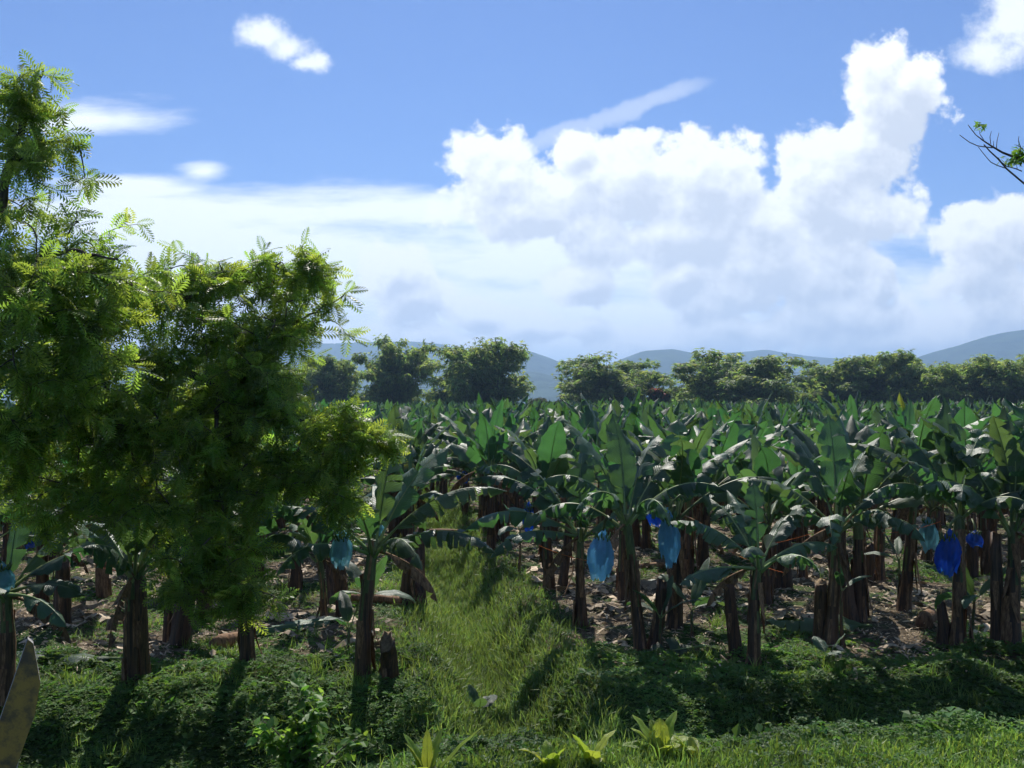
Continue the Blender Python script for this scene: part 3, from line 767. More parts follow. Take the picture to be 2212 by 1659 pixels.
# ---- cut stems
def cut_stem_mesh(h, r0, r1, seed, slant):
    mb = MB(); s = np.linspace(0, 1, 9); q = R_(seed); la = q.uniform(0, 6.28)
    pts = np.stack([q.normal(0, 0.12) * s + 0.02 * np.sin(s * 6 + la), q.normal(0, 0.08) * s, -0.15 + (h + 0.15) * s], 1)
    n = 14; tube(mb, pts, r1 + (r0 - r1) * (1 - s) ** 0.8 + 0.04 * np.exp(-s * 8), n, 0, 0.13, 4, seed, cap=False)
    V, Q, Mi, U = mb.arrays()
    top = np.arange(8 * n, 9 * n); V[top, 2] += slant * (V[top, 0] - pts[-1, 0]) + q.normal(0, 0.02, n)
    inner = V[top].copy(); c = inner.mean(0); inner = c + (inner - c) * 0.55; inner[:, 2] -= 0.06
    b = len(V); V = np.vstack([V, inner, c - [0, 0, 0.05]])
    Q2 = [(8 * n + j, 8 * n + (j + 1) % n, b + (j + 1) % n, b + j) for j in range(n)] + [(b + j, b + j + 1, b + (j + 2) % n, b + n) for j in range(0, n, 2)]
    Q = np.vstack([Q, Q2]); Mi = np.concatenate([Mi, np.ones(len(Q2), int)])
    return make_mesh('cut_stem', V, Q, [M['stem'], M['cut']], Mi), pts
cuts = [cut_stem_mesh(h, r, r * 0.72, 400 + i, s) for i, (h, r, s) in enumerate([(1.0, .15, .6), (1.5, .14, -.5), (2.0, .15, .3), (0.6, .17, -.8), (2.3, .13, .5), (1.25, .16, 0.2)])]
def cut_stem(x, y, k, label, group=None, sc=1.0, rz=0.0, tilt=0.0):
    t = thing('cut_banana_stem', label, 'cut stem', (x, y, float(height(x, y))), rz, group, sc)
    t.rotation_euler = (0, tilt, rz)
    obj('stem', cuts[k][0], t)
    for j in range(2): obj('dead_sheath', _sheaths[(k + j) % 5], t, (cuts[k][1][5][0] + 0.1 * (1 - 2 * j), cuts[k][1][5][1], cuts[k][1][5][2]), (0, 0, 3.14 * j), 0.7)
    return t
for (xd, yb, k, sc, tl, lb) in [
    (843, 1448, 3, 0.95, 0.02, 'short brown cut banana stem beside the tall plant by the pale bag'),
    (905, 1302, 1, 1.0, 0.22, 'leaning cut banana stem on the left bank of the drain'),
    (880, 1306, 0, 1.0, 0.1, 'squat cut banana stem leaning beside the drain bank'),
    (140, 1352, 5, 1.0, 0.0, 'stout cut banana stem in the shade near the left edge'),
    (310, 1455, 2, 0.8, 0.0, 'cut banana stem standing against the pair of dark stems'),
    (1590, 1410, 1, 0.85, 0.0, 'cut banana stem touching the low young plant'),
    (1768, 1385, 5, 0.9, 0.0, 'cut banana stem left of the plant with the broad bright leaf'),
    (1410, 1390, 1, 0.8, 0.05, 'cut banana stem touching the plant that leans left'),
    (1832, 1345, 2, 1.0, 0.0, 'tall cut stem standing against the double stemmed plant'),
    (2035, 1398, 0, 0.75, -0.1, 'short cut stem left of the plant with the shiny bag'),
    (1690, 1270, 5, 1.1, 0.0, 'stout cut stem behind the low young plant in bright litter'),
    (1215, 1276, 2, 0.8, 0.0, 'cut stem on the right bank behind the slender plant'),
    (560, 1268, 4, 0.9, 0.0, 'tall cut stem in shade behind the hanging branch'),
    (720, 1300, 1, 0.85, 0.12, 'cut stem with a shoot standing left of the pale bag'),
    (2150, 1398, 4, 0.85, 0.0, 'tall dark cut stem at the right edge')]:
    d = gd(yb); cut_stem(gx(xd, d), d, k, lb, 'cut stems at the front', sc, (xd * 0.37) % 6.28, tl)
q = R_(78)
for (x, y) in sorted(stump_spots, key=lambda a: a[1]):
    if in_view(x, y, 0.5) and abs(x - drain_x(y)) > 1.2:
        cut_stem(x, y, q.randint(6), back_label('brown cut stem', x, y, 12, 'distant brown cut stem'), 'cut stems in the rows behind', q.uniform(0.8, 1.1), q.uniform(0, 6.28), q.normal(0, 0.06))

# ---- suckers
def sucker(x, y, label, seed, h=0.6, n=4, L=0.8, W=0.22, e=70, r=0.045):
    q = R_(seed); lv = [(q.uniform(0, 360) if i else 80, e - 14 * i + q.normal(0, 6), 25 + 14 * i, L * q.uniform(0.8, 1.1), W, 0.25, 0.03) for i in range(n)]
    for i in range(n): lv[i] = (90 + 137 * i + q.normal(0, 20),) + lv[i][1:]
    t = thing('banana_sucker', label, 'banana sucker', (x, y, float(height(x, y))), q.uniform(0, 6.28), 'young banana suckers')
    me, pts, rr = stem_mesh(h, r, r * 0.55, (q.normal(0, 0.06), q.normal(0, 0.06)), seed, 0.75, 8, 6)
    obj('pseudostem', me, t); top = pts[-1]
    for i, (az, e0, bd, l, w, fo, te) in enumerate(lv):
        leaf_objects(t, l, w, rad(e0), rad(bd), rad(az), (top[0], top[1], top[2] - 0.04), seed * 17 + i, te, fo, 0.12, 0, N=12, ribr=0.009)
for (xd, yb, lb, h, n, L, W) in [
    (805, 1375, 'sucker with upright leaves right of the tall plant by the pale bag', 0.8, 5, 0.85, 0.32),
    (755, 1400, 'sucker with one lit leaf in front of the tall plant by the pale bag', 0.35, 3, 0.75, 0.24),
    (915, 1290, 'thin sucker sprouting from the leaning cut stem', 1.3, 3, 0.7, 0.16),
    (1430, 1395, 'sucker beside the plant that leans left', 0.6, 4, 0.8, 0.22),
    (1815, 1395, 'two leaved sucker below the broad bright leaf', 1.0, 3, 0.6, 0.16),
    (1940, 1300, 'sucker with narrow leaves left of the slanting stem', 0.9, 4, 0.7, 0.16),
    (2095, 1390, 'leafy sucker right of the plant with the shiny bag', 0.8, 5, 1.0, 0.26),
    (1780, 1465, 'small sucker with round leaves on the ditch bank at centre right', 0.15, 4, 0.36, 0.24),
    (1022, 1478, 'small sucker with pale leaves at the foot of the drain', 0.12, 3, 0.34, 0.22),
    (1120, 1235, 'sucker with broad leaves on the right bank far up the drain', 1.1, 4, 0.8, 0.3),
    (1490, 1375, 'large leaved sucker right of the thick brown stem', 0.5, 4, 0.9, 0.3)]:
    d = gd(yb, 0.0 if yb < 1450 else -0.25); sucker(gx(xd, d), d, lb, 700 + xd, h, n, L, W)

# ------------------------------------------------------------------ blue fruit bags
def bag_mesh(h, r, seed, mat):
    q = R_(seed); n, k = 34, 20
    s = np.linspace(0, 1, k); th = np.linspace(0, 2 * np.pi, n, endpoint=False)
    prof = np.interp(s, [0, 0.06, 0.25, 0.5, 0.75, 0.92, 1.0], [0.07, 0.16, 0.62, 0.98, 1.0, 0.80, 0.74]) * r
    ph = q.uniform(0, 6.28, 5)
    V = np.zeros((k, n, 3)); hem = 0.09 * np.sin(th * 2 + ph[0]) + 0.05 * np.sin(th * 5 + ph[1]) + 0.03 * q.randn(n)
    for i in range(k):
        pl = 1 + 0.16 * (1 - s[i] * 0.6) * np.sin(th * 9 + ph[2] + s[i] * 2) + 0.06 * np.sin(th * 3 + ph[3] + s[i] * 5) + 0.02 * q.randn(n)
        rr = prof[i] * pl
        V[i, :, 0] = rr * np.cos(th) + 0.03 * math.sin(s[i] * 4 + ph[4]); V[i, :, 1] = rr * np.sin(th) * 0.75
        V[i, :, 2] = -h * s[i] + hem * h * max(0, s[i] - 0.75) * 4
    Q = [(i * n + j, i * n + (j + 1) % n, (i + 1) * n + (j + 1) % n, (i + 1) * n + j) for i in range(k - 1) for j in range(n)]
    return make_mesh('film', V.reshape(-1, 3), Q, [mat], smooth=True)
def bunch_mesh(h, r):
    mb = MB(); q = R_(6)
    tube(mb, [(0, 0, 0), (0, 0, -h * 0.5), (0, 0, -h)], [0.03, 0.03, 0.02], 6)
    for lv in range(6):
        z = -h * (0.15 + 0.13 * lv); rr = r * (1 - 0.08 * lv)
        for j in range(9):
            a = j * 0.698 + lv * 0.3; c, s_ = math.cos(a), math.sin(a)
            tube(mb, [(0.03 * c, 0.03 * s_, z), (rr * .7 * c, rr * .7 * s_, z - 0.02), (rr * c, rr * s_, z + 0.07), (rr * c, rr * s_, z + 0.12)], [0.012, 0.022, 0.02, 0.008], 5)
    return mb.mesh('fruit_bunch', [M['fruit']])
BUNCH = bunch_mesh(0.6, 0.17)
def bag(xd, y0, y1, wpx, d, mat, label, seed, tilt=0.0):
    """hangs from y0 to y1 on the print, at distance d"""
    h = (y1 - y0) * KPX * d; r = wpx * 0.62 * KPX * d
    t = thing('fruit_bag', label, 'fruit bag', (gx(xd, d), d, gz(y0, d)), 0, 'blue plastic bags over banana bunches')
    t.rotation_euler = (0, tilt, (seed * 1.3) % 6.28)
    obj('film', bag_mesh(h, r, seed, M[mat]), t)
    obj('fruit_bunch', BUNCH, t, (0, 0, -0.1 * h), None, (min(1, r / 0.2) * 0.85, min(1, r / 0.2) * 0.65, h * 0.8 / 0.62))
    mb = MB(); tube(mb, [(0, 0, -0.04), (0.04, 0.05, 0.10), (0.10, 0.16, 0.20), (0.14, 0.26, 0.16)], [0.022, 0.022, 0.025, 0.03], 6)
    obj('fruit_stalk', mb.mesh('fruit_stalk', [M['stem_green']]), t)
bag(738, 1140, 1218, 46, 14.9, 'bag_pale', 'pale teal bag hanging left of the tall front plant', 1)
bag(818, 1126, 1156, 20, 15.6, 'bag_pale', 'small sliver of pale bag behind the crown of the tall front plant', 2)
bag(1303, 1140, 1242, 50, 15.9, 'bag_mid', 'long sky blue bag hanging beside the plant that leans left', 3, -0.12)
bag(1444, 1095, 1210, 42, 16.4, 'bag_mid', 'teardrop shaped sky blue bag with a bright highlight', 4)
bag(1413, 1072, 1130, 30, 21.5, 'bag_deep', 'dark blue bag in shade behind the teardrop bag', 5)
bag(1142, 1080, 1146, 26, 23.5, 'bag_deep', 'dark blue bag under leaves on the right bank of the drain', 6)
bag(1002, 1016, 1040, 22, 34.0, 'bag_deep', 'tiny bright blue bag far up the grassy drain', 7)
bag(2004, 1115, 1182, 40, 19.0, 'bag_pale', 'dull blue bag hanging left of the shiny deep blue one', 8)
bag(2046, 1140, 1232, 42, 15.9, 'bag_deep', 'shiny deep blue bag near the right edge', 9)
bag(2104, 1143, 1178, 30, 21.0, 'bag_deep', 'small dark blue bag under a leaf at far right', 10)
bag(72, 1140, 1182, 30, 19.5, 'bag_deep', 'deep blue bag in the shade near the left edge', 11)
bag(6, 1210, 1272, 50, 14.2, 'bag_pale', 'pale teal bag cut by the left edge of the picture', 12)

# ------------------------------------------------------------------ bamboo row behind the field
def bamboo_variant(seed, H=12.0, spread=7.5, culms=60, sprays=300):
    q = R_(seed); cm = MB(); pos = []; az = []; el = []; sc = []
    for c in range(culms):
        a = q.uniform(0, 6.28); rb = q.uniform(0, 1.6); sp = spread * q.uniform(0.25, 1.0) ** 0.7; h = H * q.uniform(0.42, 1.12) * (1 - 0.25 * (sp / spread) ** 2)
        s = np.linspace(0, 1, 9)
        hor = rb + sp * s ** 2.2; zz = h * np.sin(np.minimum(s * 1.75, 1.9)) / 1.0
        P = np.stack([np.cos(a) * hor, np.sin(a) * hor, zz], 1)
        P[:, 0] += q.normal(0, 0.3) * s; P[:, 1] += q.normal(0, 0.3) * s
        tube(cm, P, np.linspace(0.06, 0.015, 9), 4, cap=False)
        # leafy plumes in clumps along the culm
        ncl = q.randint(5, 9)
        for k in range(ncl):
            f = q.uniform(0.03, 1.0) ** 0.75; i = f * 8; lo = min(int(i), 7); c0 = P[lo] * (1 - (i - lo)) + P[lo + 1] * (i - lo)
            m = int(sprays / ncl); cr = q.uniform(0.55, 1.35) * (0.6 + 0.5 * f)
            d = q.normal(0, 1, (m, 3)); d /= np.linalg.norm(d, axis=1)[:, None]; rr = cr * q.rand(m) ** 0.45
            p = c0 + d * rr[:, None] * np.array([1.1, 1.1, 0.85]); p[:, 2] = np.maximum(p[:, 2], 0.2)
            pos.append(p); az.append(np.arctan2(d[:, 1], d[:, 0]) + q.normal(0, 0.5, m)); el.append(0.35 * d[:, 2] - 0.5 + q.normal(0, 0.35, m)); sc.append(q.uniform(0.7, 1.25, m))
    TV = np.array([(0, 0, 0), (0.32, -0.10, 0.02), (0.75, 0.0, -0.14), (0.32, 0.10, 0.02),
                   (0.05, 0, 0), (0.22, 0.22, 0.0), (0.50, 0.42, -0.15), (0.34, 0.14, 0.0),
                   (0.05, 0, 0), (0.34, -0.14, 0.0), (0.50, -0.42, -0.15), (0.22, -0.22, 0.0)])
    TQ = np.array([(0, 1, 2, 3), (4, 5, 6, 7), (8, 9, 10, 11)])
    pos = np.concatenate(pos); az = np.concatenate(az); el = np.concatenate(el); sc = np.concatenate(sc)
    fol = scatter_mesh('foliage', [(TV, TQ, pos, az, el, q.normal(0, 0.5, len(pos)), sc * 1.0)], M['bamboo'], False, seed)
    return cm.mesh('culm_cluster', [M['bamboo_culm']]), fol
BV = [bamboo_variant(910 + i, H=12, spread=s, culms=c) for i, (s, c) in enumerate([(7.0, 60), (8.0, 66), (6.2, 54), (7.6, 60)])]
def bamboo(xd, ytop, wpx, d, k, rz, label, name='bamboo_clump', cat='bamboo'):
    z = float(height(gx(xd, d), d)); h = gz(ytop, d) - z; sx = wpx * KPX * d / 13.0
    t = thing(name, label, cat, (gx(xd, d), d, z), rz, 'bamboo clumps behind the field')
    t.scale = (sx, sx, h / 11.6)
    obj('culm_cluster', BV[k][0], t); obj('foliage', BV[k][1], t)
for i, (xd, yt, w, d, lb) in enumerate([
    (470, 790, 200, 176, 'bamboo clump hidden behind the middle of the feathery tree'),
    (620, 785, 190, 178, 'bamboo clump behind the right side of the feathery tree'),
    (722, 778, 140, 176, 'bamboo clump just right of the feathery tree'),
    (855, 744, 160, 172, 'tall thin topped bamboo clump second right of the feathery tree'),
    (1035, 748, 215, 160, 'dark dense bamboo clump left of the valley gap'),
    (1312, 782, 210, 170, 'rounded bamboo clump standing alone right of the valley gap'),
    (1480, 838, 110, 176, 'small low bamboo clump left of the big rounded one'),
    (1600, 772, 265, 160, 'big rounded bamboo clump in the middle right of the row'),
    (1735, 846, 120, 168, 'low bamboo clump filling the dip right of the big rounded one'),
    (1830, 788, 200, 172, 'bamboo clump at the left end of the long right hand wall'),
    (1905, 770, 190, 168, 'tallest bamboo clump of the right hand wall'),
    (2005, 786, 200, 174, 'bamboo clump right of the tallest one in the right hand wall'),
    (2085, 788, 190, 162, 'bamboo clump in front of the mountain slope'),
    (2180, 778, 210, 158, 'bamboo clump at the right edge of the row'),
    (2290, 780, 220, 165, 'bamboo clump passing out of the right edge')]):
    bamboo(xd, yt, w, d, i % 4, i * 1.7, lb)

# ---- other far trees
def lumpy_tree(name, label, xd, ytop, wpx, d, seed, mat='far_tree', blossom=False, n=9):
    q = R_(seed); x = gx(xd, d); z = float(height(x, d)); h = gz(ytop, d) - z; w = wpx * KPX * d
    t = thing(name, label, 'tree', (x, d, z), 0, None)
    mb = MB(); tube(mb, [(0, 0, -0.2), (0.1, 0, h * 0.3), (0.0, 0.1, h * 0.6)], [0.35, 0.25, 0.12], 7)
    cs = []
    for i in range(n):
        a = q.uniform(0, 6.28); c = np.array([math.cos(a) * w * 0.32 * q.rand() ** 0.5, math.sin(a) * w * 0.3 * q.rand() ** 0.5, h * q.uniform(0.45, 0.86)])
        cs.append((c, w * q.uniform(0.13, 0.22))); tube(mb, [(0, 0, h * 0.35), c * np.array([0.5, 0.5, 0.8]), c], [0.12, 0.08, 0.03], 5)
    obj('trunk', mb.mesh('trunk', [M['bark']]), t)
    TV = np.array([(0, 0, 0), (0.3, -0.16, 0), (0.62, 0, -0.1), (0.3, 0.16, 0)]); TQ = np.array([(0, 1, 2, 3)])
    P, A, E = [], [], []
    for c, r in cs:
        m = 420; dv = q.normal(0, 1, (m, 3)); dv /= np.linalg.norm(dv, axis=1)[:, None]
        P.append(c + dv * (r * q.rand(m) ** 0.4)[:, None] * [1.15, 1.15, 0.8]); A.append(np.arctan2(dv[:, 1], dv[:, 0])); E.append(q.normal(0, 0.5, m))
    P = np.concatenate(P); A = np.concatenate(A); E = np.concatenate(E); m = len(P)
    obj('crown', scatter_mesh('crown', [(TV, TQ, P, A, E, q.normal(0, .6, m), q.uniform(0.8, 1.5, m))], M[mat], False, seed), t)
    if blossom:
        top = P[P[:, 2] > np.quantile(P[:, 2], 0.72)]; top = top[q.rand(len(top)) < 0.30] + [0, -0.2, 0.15]; m = len(top)
        obj('blossom', scatter_mesh('blossom', [(TV, TQ, top, q.uniform(0, 6, m), q.normal(0, .5, m), q.normal(0, .5, m), q.uniform(0.7, 1.1, m))], M['blossom'], False, seed), t)
lumpy_tree('flowering_tree', 'small tree with red blossom on top between two bamboo clumps', 1420, 832, 56, 150, 41, blossom=True, n=7)
lumpy_tree('far_tree', 'low brownish tree in the valley gap', 1165, 852, 60, 230, 42, n=6)
lumpy_tree('far_tree', 'low dull green tree at the left foot of the lone bamboo', 1212, 848, 50, 240, 43, n=6)
lumpy_tree('far_tree', 'low pale tree between the two left bamboo clumps', 950, 838, 60, 210, 44, n=6)
lumpy_tree('far_tree', 'low scrubby tree behind the dip in the bamboo row', 1770, 850, 70, 215, 45, n=6)

# ------------------------------------------------------------------ feathery roadside trees
def frond_template(pairs=7):
    V = []; Q = []
    for i in range(pairs):
        x = 0.10 + 0.88 * i / (pairs - 1); z = -0.16 * x * x; l = 0.36 * math.sin(math.pi * min(0.97, 0.22 + 0.70 * i / (pairs - 1))) ** 0.7
        for sg in (-1, 1):
            b = len(V); w = 0.052
            V += [(x - w, 0, z), (x + l * 0.24, sg * l * 0.5, z - 0.01), (x + l * 0.55, sg * l, z - 0.07), (x + l * 0.24 + 2 * w, sg * l * 0.45, z - 0.01)]
            Q.append((b, b + 1, b + 2, b + 3) if sg < 0 else (b + 3, b + 2, b + 1, b))
    b = len(V); V += [(0, -0.006, 0), (1, -0.003, -0.16), (1, 0.003, -0.16), (0, 0.006, 0)]; Q.append((b, b + 1, b + 2, b + 3))
    return np.array(V), np.array(Q)
FTV, FTQ = frond_template()
def bez(a, b, c, n=6):
    s = np.linspace(0, 1, n)[:, None]; return a * (1 - s) ** 2 + 2 * b * s * (1 - s) + c * s * s

def feathery_tree(label, base, limbs, masses, seed, dscale=1.0, per=9, fs=0.275, twlen=0.85):
    """limbs: list of (points, r0, r1) in world space; masses: (xd, yd, rx, ry, d, rdepth, twigs)"""
    masses = [(a, b, c, e, f * DS, g * DS, max(3, int(h * (0.66 if b < 600 else (0.92 if b < 1050 else 0.8))))) for (a, b, c, e, f, g, h) in masses]
    q = R_(seed)
    bx, by = base; bz = float(height(bx, by))
    t = thing('feathery_tree', label, 'tree', (bx, by, bz)); off = np.array([bx, by, bz])
    mb = MB(); nodes = []
    for (pts, r0, r1) in limbs:
        pts = np.asarray(pts, float)
        k = len(pts); s = np.linspace(0, k - 1, k * 5); i = np.minimum(s.astype(int), k - 2); f = (s - i)[:, None]
        P = pts[i] * (1 - f) + pts[i + 1] * f
        P = np.vstack([P[:1], (P[:-2] + P[1:-1] * 2 + P[2:]) / 4, P[-1:]]) + q.normal(0, 0.012, P.shape)
        tube(mb, P - off, np.linspace(r0, r1, len(P)), 7, cap=False); nodes.append(P)
    nodes = np.concatenate(nodes)
    tips = []; subs = []
    for (xd, yd, rx, ry, d, rdp, n) in masses:
        c = np.array([gx(xd, d), d, gz(yd, d)]); R = np.array([rx * KPX * d, rdp, ry * KPX * d])
        k = max(2, int(n / 3.2))
        dv = q.normal(0, 1, (k, 3)); dv /= np.linalg.norm(dv, axis=1)[:, None]
        sc_ = c + dv * R * (q.rand(k) ** 0.38)[:, None]; subs.append(sc_)
        w = q.randint(k, size=n)
        tips.append(sc_[w] + np.clip(q.normal(0, 0.30, (n, 3)), -0.6, 0.6) * np.maximum(R, 0.30) * [1, 1, 1.15] + [0, 0, -0.04])
    tips = np.concatenate(tips); subs = np.concatenate(subs)
    subs = subs[np.argsort([np.min(np.linalg.norm(nodes - p, axis=1)) for p in subs])]
    for p in subs:                               # bare secondary branches
        dd = np.linalg.norm(nodes - p, axis=1); j = int(np.argmin(dd)); a = nodes[j]; ln = dd[j]
        c = bez(a, (a + p) / 2 + np.array([0, 0, 0.16 * ln]) + q.normal(0, 0.08 * ln, 3), p, 7)
        tube(mb, c - off, np.linspace(0.010 + 0.009 * min(2.0, ln), 0.006, 7), 5, cap=False)
        nodes = np.vstack([nodes, c[2:]])
    dm = np.array([np.min(np.linalg.norm(nodes - p, axis=1)) for p in tips]); tips = tips[np.argsort(dm)]
    pos, az, el, roll, sc = [], [], [], [], []
    for p in tips:
        dd = np.linalg.norm(nodes - p, axis=1); j = int(np.argmin(dd)); a = nodes[j]; ln = dd[j]
        mid = (a + p) / 2 + np.array([0, 0, 0.12 * ln]) + q.normal(0, 0.06 * ln, 3)
        c = bez(a, mid, p, 6); r = 0.004 + 0.006 * min(2.5, ln)
        tube(mb, c - off, np.linspace(r, 0.003, 6), 4, cap=False)
        nodes = np.vstack([nodes, c[2:]])
        # fronds on the outer part of the twig
        use = min(1.0, twlen / max(ln, 0.05))
        for k in range(per):
            f = 1 - use * k / per; i = f * 5; lo = min(int(i), 4); pt = c[lo] * (1 - (i - lo)) + c[lo + 1] * (i - lo)
            tg = c[lo + 1] - c[lo]; ta = math.atan2(tg[1], tg[0])
            a2 = ta + (0.9 if k % 2 else -0.9) * q.uniform(0.2, 1.9) if k else ta
            pos.append(pt); az.append(a2); el.append(q.normal(-0.2, 0.7)); roll.append(q.normal(0, 0.75)); sc.append(fs * q.uniform(0.65, 1.2))
    obj('trunk', mb.mesh('trunk', [M['bark']]), t)
    pos = np.array(pos) - off
    cr = obj('crown', scatter_mesh('crown', [(FTV, FTQ, pos, np.array(az), np.array(el), np.array(roll), np.array(sc))], M['frond'], False, seed), t)
    return t
W3 = lambda xd, yd, d: (gx(xd, d), d, gz(yd, d))
DS = 1.20
WT = lambda xd, yd, d: W3(xd, yd, d * DS)
D1 = 10.4
feathery_tree('tall feathery leaved tree at the left edge with an airy top', (-8.1, 12.4), [
    ([(-8.1, 12.4, -1.0), (-7.8, 12.5, 2.6), WT(-60, 700, D1), WT(-10, 480, D1), WT(20, 330, D1), WT(60, 220, D1), WT(90, 140, D1)], 0.14, 0.010),
    ([WT(-50, 660, D1), WT(60, 560, 10.0), WT(150, 540, 9.8), WT(250, 560, 9.8)], 0.05, 0.012),
    ([WT(-60, 780, D1), WT(80, 640, 9.6), WT(120, 700, 9.6)], 0.05, 0.012)],
    [(75, 190, 85, 62, 10.4, 0.5, 34), (50, 285, 120, 50, 10.4, 0.5, 34), (85, 375, 95, 48, 10.3, 0.5, 30), (20, 430, 80, 55, 10.3, 0.5, 24),
     (160, 478, 32, 18, 10.3, 0.2, 5), (80, 560, 150, 90, 9.9, 0.8, 95), (170, 640, 170, 80, 9.8, 0.8, 90), (240, 560, 70, 40, 10.3, 0.4, 14), (80, 760, 170, 110, 9.8, 0.8, 110), (60, 900, 120, 110, 10.0, 0.8, 60)], 51)
D2 = 11.8
feathery_tree('spreading feathery leaved tree hanging over the field at the left', (-8.9, 14.0), [
    ([(-8.9, 14.0, -0.5), (-8.4, 14.1, 2.2), WT(-80, 860, D2), WT(120, 760, D2), WT(268, 775, 11.4), WT(380, 795, 11.4), WT(470, 830, 11.4)], 0.16, 0.045),
    ([WT(120, 760, D2), WT(300, 690, D2), WT(450, 620, D2), WT(600, 600, 12), WT(700, 560, 12)], 0.06, 0.012),
    ([WT(380, 795, 11.4), WT(520, 720, 11.8), WT(650, 690, 12), WT(745, 640, 12)], 0.04, 0.010),
    ([WT(470, 830, 11.4), WT(600, 880, 11.4), WT(700, 935, 11.2), WT(800, 950, 11.0)], 0.04, 0.010),
    ([WT(470, 830, 11.4), WT(470, 960, 11.2), WT(480, 1100, 11.0), WT(500, 1240, 10.8)], 0.035, 0.010),
    ([WT(200, 768, 11.6), WT(260, 900, 11.2), WT(300, 1020, 11.0)], 0.04, 0.012)],
    [(330, 640, 150, 70, 11.8, 0.7, 60), (440, 590, 120, 45, 11.9, 0.5, 34), (580, 600, 130, 55, 12.0, 0.6, 46), (690, 600, 75, 50, 12.0, 0.5, 20), (640, 690, 110, 70, 11.9, 0.6, 48),
     (470, 720, 150, 80, 11.7, 0.8, 80), (300, 800, 170, 100, 11.4, 0.9, 100), (480, 850, 150, 100, 11.4, 0.8, 100), (130, 960, 150, 110, 11.2, 0.8, 80), (300, 960, 150, 110, 11.2, 0.8, 100),
     (460, 980, 130, 110, 11.2, 0.8, 95), (575, 850, 90, 80, 11.5, 0.6, 44), (690, 950, 80, 40, 11.3, 0.4, 24), (745, 930, 70, 50, 11.1, 0.4, 34), (810, 960, 60, 35, 11.0, 0.3, 16), (710, 1015, 95, 50, 11.2, 0.5, 34), (600, 1030, 80, 60, 11.2, 0.5, 30),
     (740, 1070, 60, 40, 11.2, 0.4, 18), (330, 1080, 130, 60, 11.0, 0.7, 50), (150, 1070, 110, 60, 11.2, 0.6, 34), (480, 1110, 100, 80, 11.0, 0.6, 50), (430, 1200, 90, 55, 10.8, 0.5, 34), (510, 1240, 75, 60, 10.8, 0.5, 34), (400, 1270, 45, 35, 10.7, 0.3, 10), (545, 1300, 50, 35, 10.7, 0.3, 12), (600, 1310, 24, 18, 10.7, 0.2, 4)], 52)

# ---- bare twigs reaching in at the right
def twig_tree():
    d = 10.0; bx, by = 7.4, 9.6; bz = float(height(bx, by)); q = R_(61)
    t = thing('bare_branched_tree', 'nearly bare branch with a few leaf tufts reaching in at the right edge', 'tree', (bx, by, bz)); off = np.array([bx, by, bz])
    mb = MB()
    S = lambda a, b: np.array(W3((3000 + a / 6.144) * 0.67770, (350 + b / 6.144) * 0.67770, d))     # points on the enlarged branch
    main = np.array([(7.4, 9.6, bz - 0.2), (7.35, 9.7, 3.0), (7.0, 9.9, 5.0), S(1900, 1150), S(1622, 960), S(1240, 810), S(1040, 690), S(860, 570), S(720, 460), S(570, 265)])
    tube(mb, main - off, [0.12, 0.10, 0.07, 0.020, 0.015, 0.011, 0.009, 0.007, 0.005, 0.004], 7)
    for pts, r in [([S(1050, 715), S(900, 700), S(760, 680), S(600, 610), S(490, 530), S(405, 465)], 0.010), ([(7.1, 9.8, 4.6), S(2000, 1700), S(1622, 1390), S(1330, 1140), S(1150, 930), S(1000, 790), S(880, 655)], 0.018),
                   ([S(1300, 1120), S(1150, 1070), S(1010, 1000), S(900, 870), S(770, 700)], 0.009), ([S(1622, 1180), S(1500, 1130), S(1320, 1080), S(1220, 1000), S(1160, 910)], 0.010),
                   ([S(1015, 640), S(1000, 500), S(1030, 390)], 0.007), ([S(1125, 740), S(1140, 570), S(1180, 420)], 0.007), ([S(1070, 690), S(1070, 580)], 0.006),
                   ([S(880, 565), S(800, 440), S(795, 370)], 0.006), ([S(1600, 700), S(1560, 590), S(1570, 490)], 0.008), ([S(1600, 700), S(1480, 650)], 0.006), ([S(1622, 940), S(1600, 700)], 0.010), ([S(1530, 1130), S(1520, 1050)], 0.006)]:
        pts = np.array(pts); tube(mb, pts - off, np.linspace(r, r * 0.55, len(pts)) * 0.65, 5)
    obj('trunk', mb.mesh('trunk', [M['bark']]), t)
    P = []
    for (a, b, ra, rb, n) in [(800, 310, 110, 60, 26), (1560, 850, 90, 90, 60), (1470, 1000, 120, 40, 44), (1350, 1000, 40, 30, 10), (1280, 950, 30, 30, 6), (1700, 900, 100, 120, 60)]:
        for k in range(n):
            P.append(S(a + q.uniform(-1, 1) * ra, b + q.uniform(-1, 1) * rb) + [0, q.normal(0, 0.05), 0])
    P = np.array(P) - off; n = len(P)
    TV = np.array([(0, 0, 0), (0.35, -0.2, 0.03), (1, 0, -0.1), (0.35, 0.2, 0.03)]); TQ = np.array([(0, 1, 2, 3)])
    obj('crown', scatter_mesh('crown', [(TV, TQ, P, q.uniform(0, 6.28, n), q.normal(0, 0.5, n), q.normal(0, 0.6, n), q.uniform(0.05, 0.085, n))], M['shrub'], False, 3), t)
twig_tree()

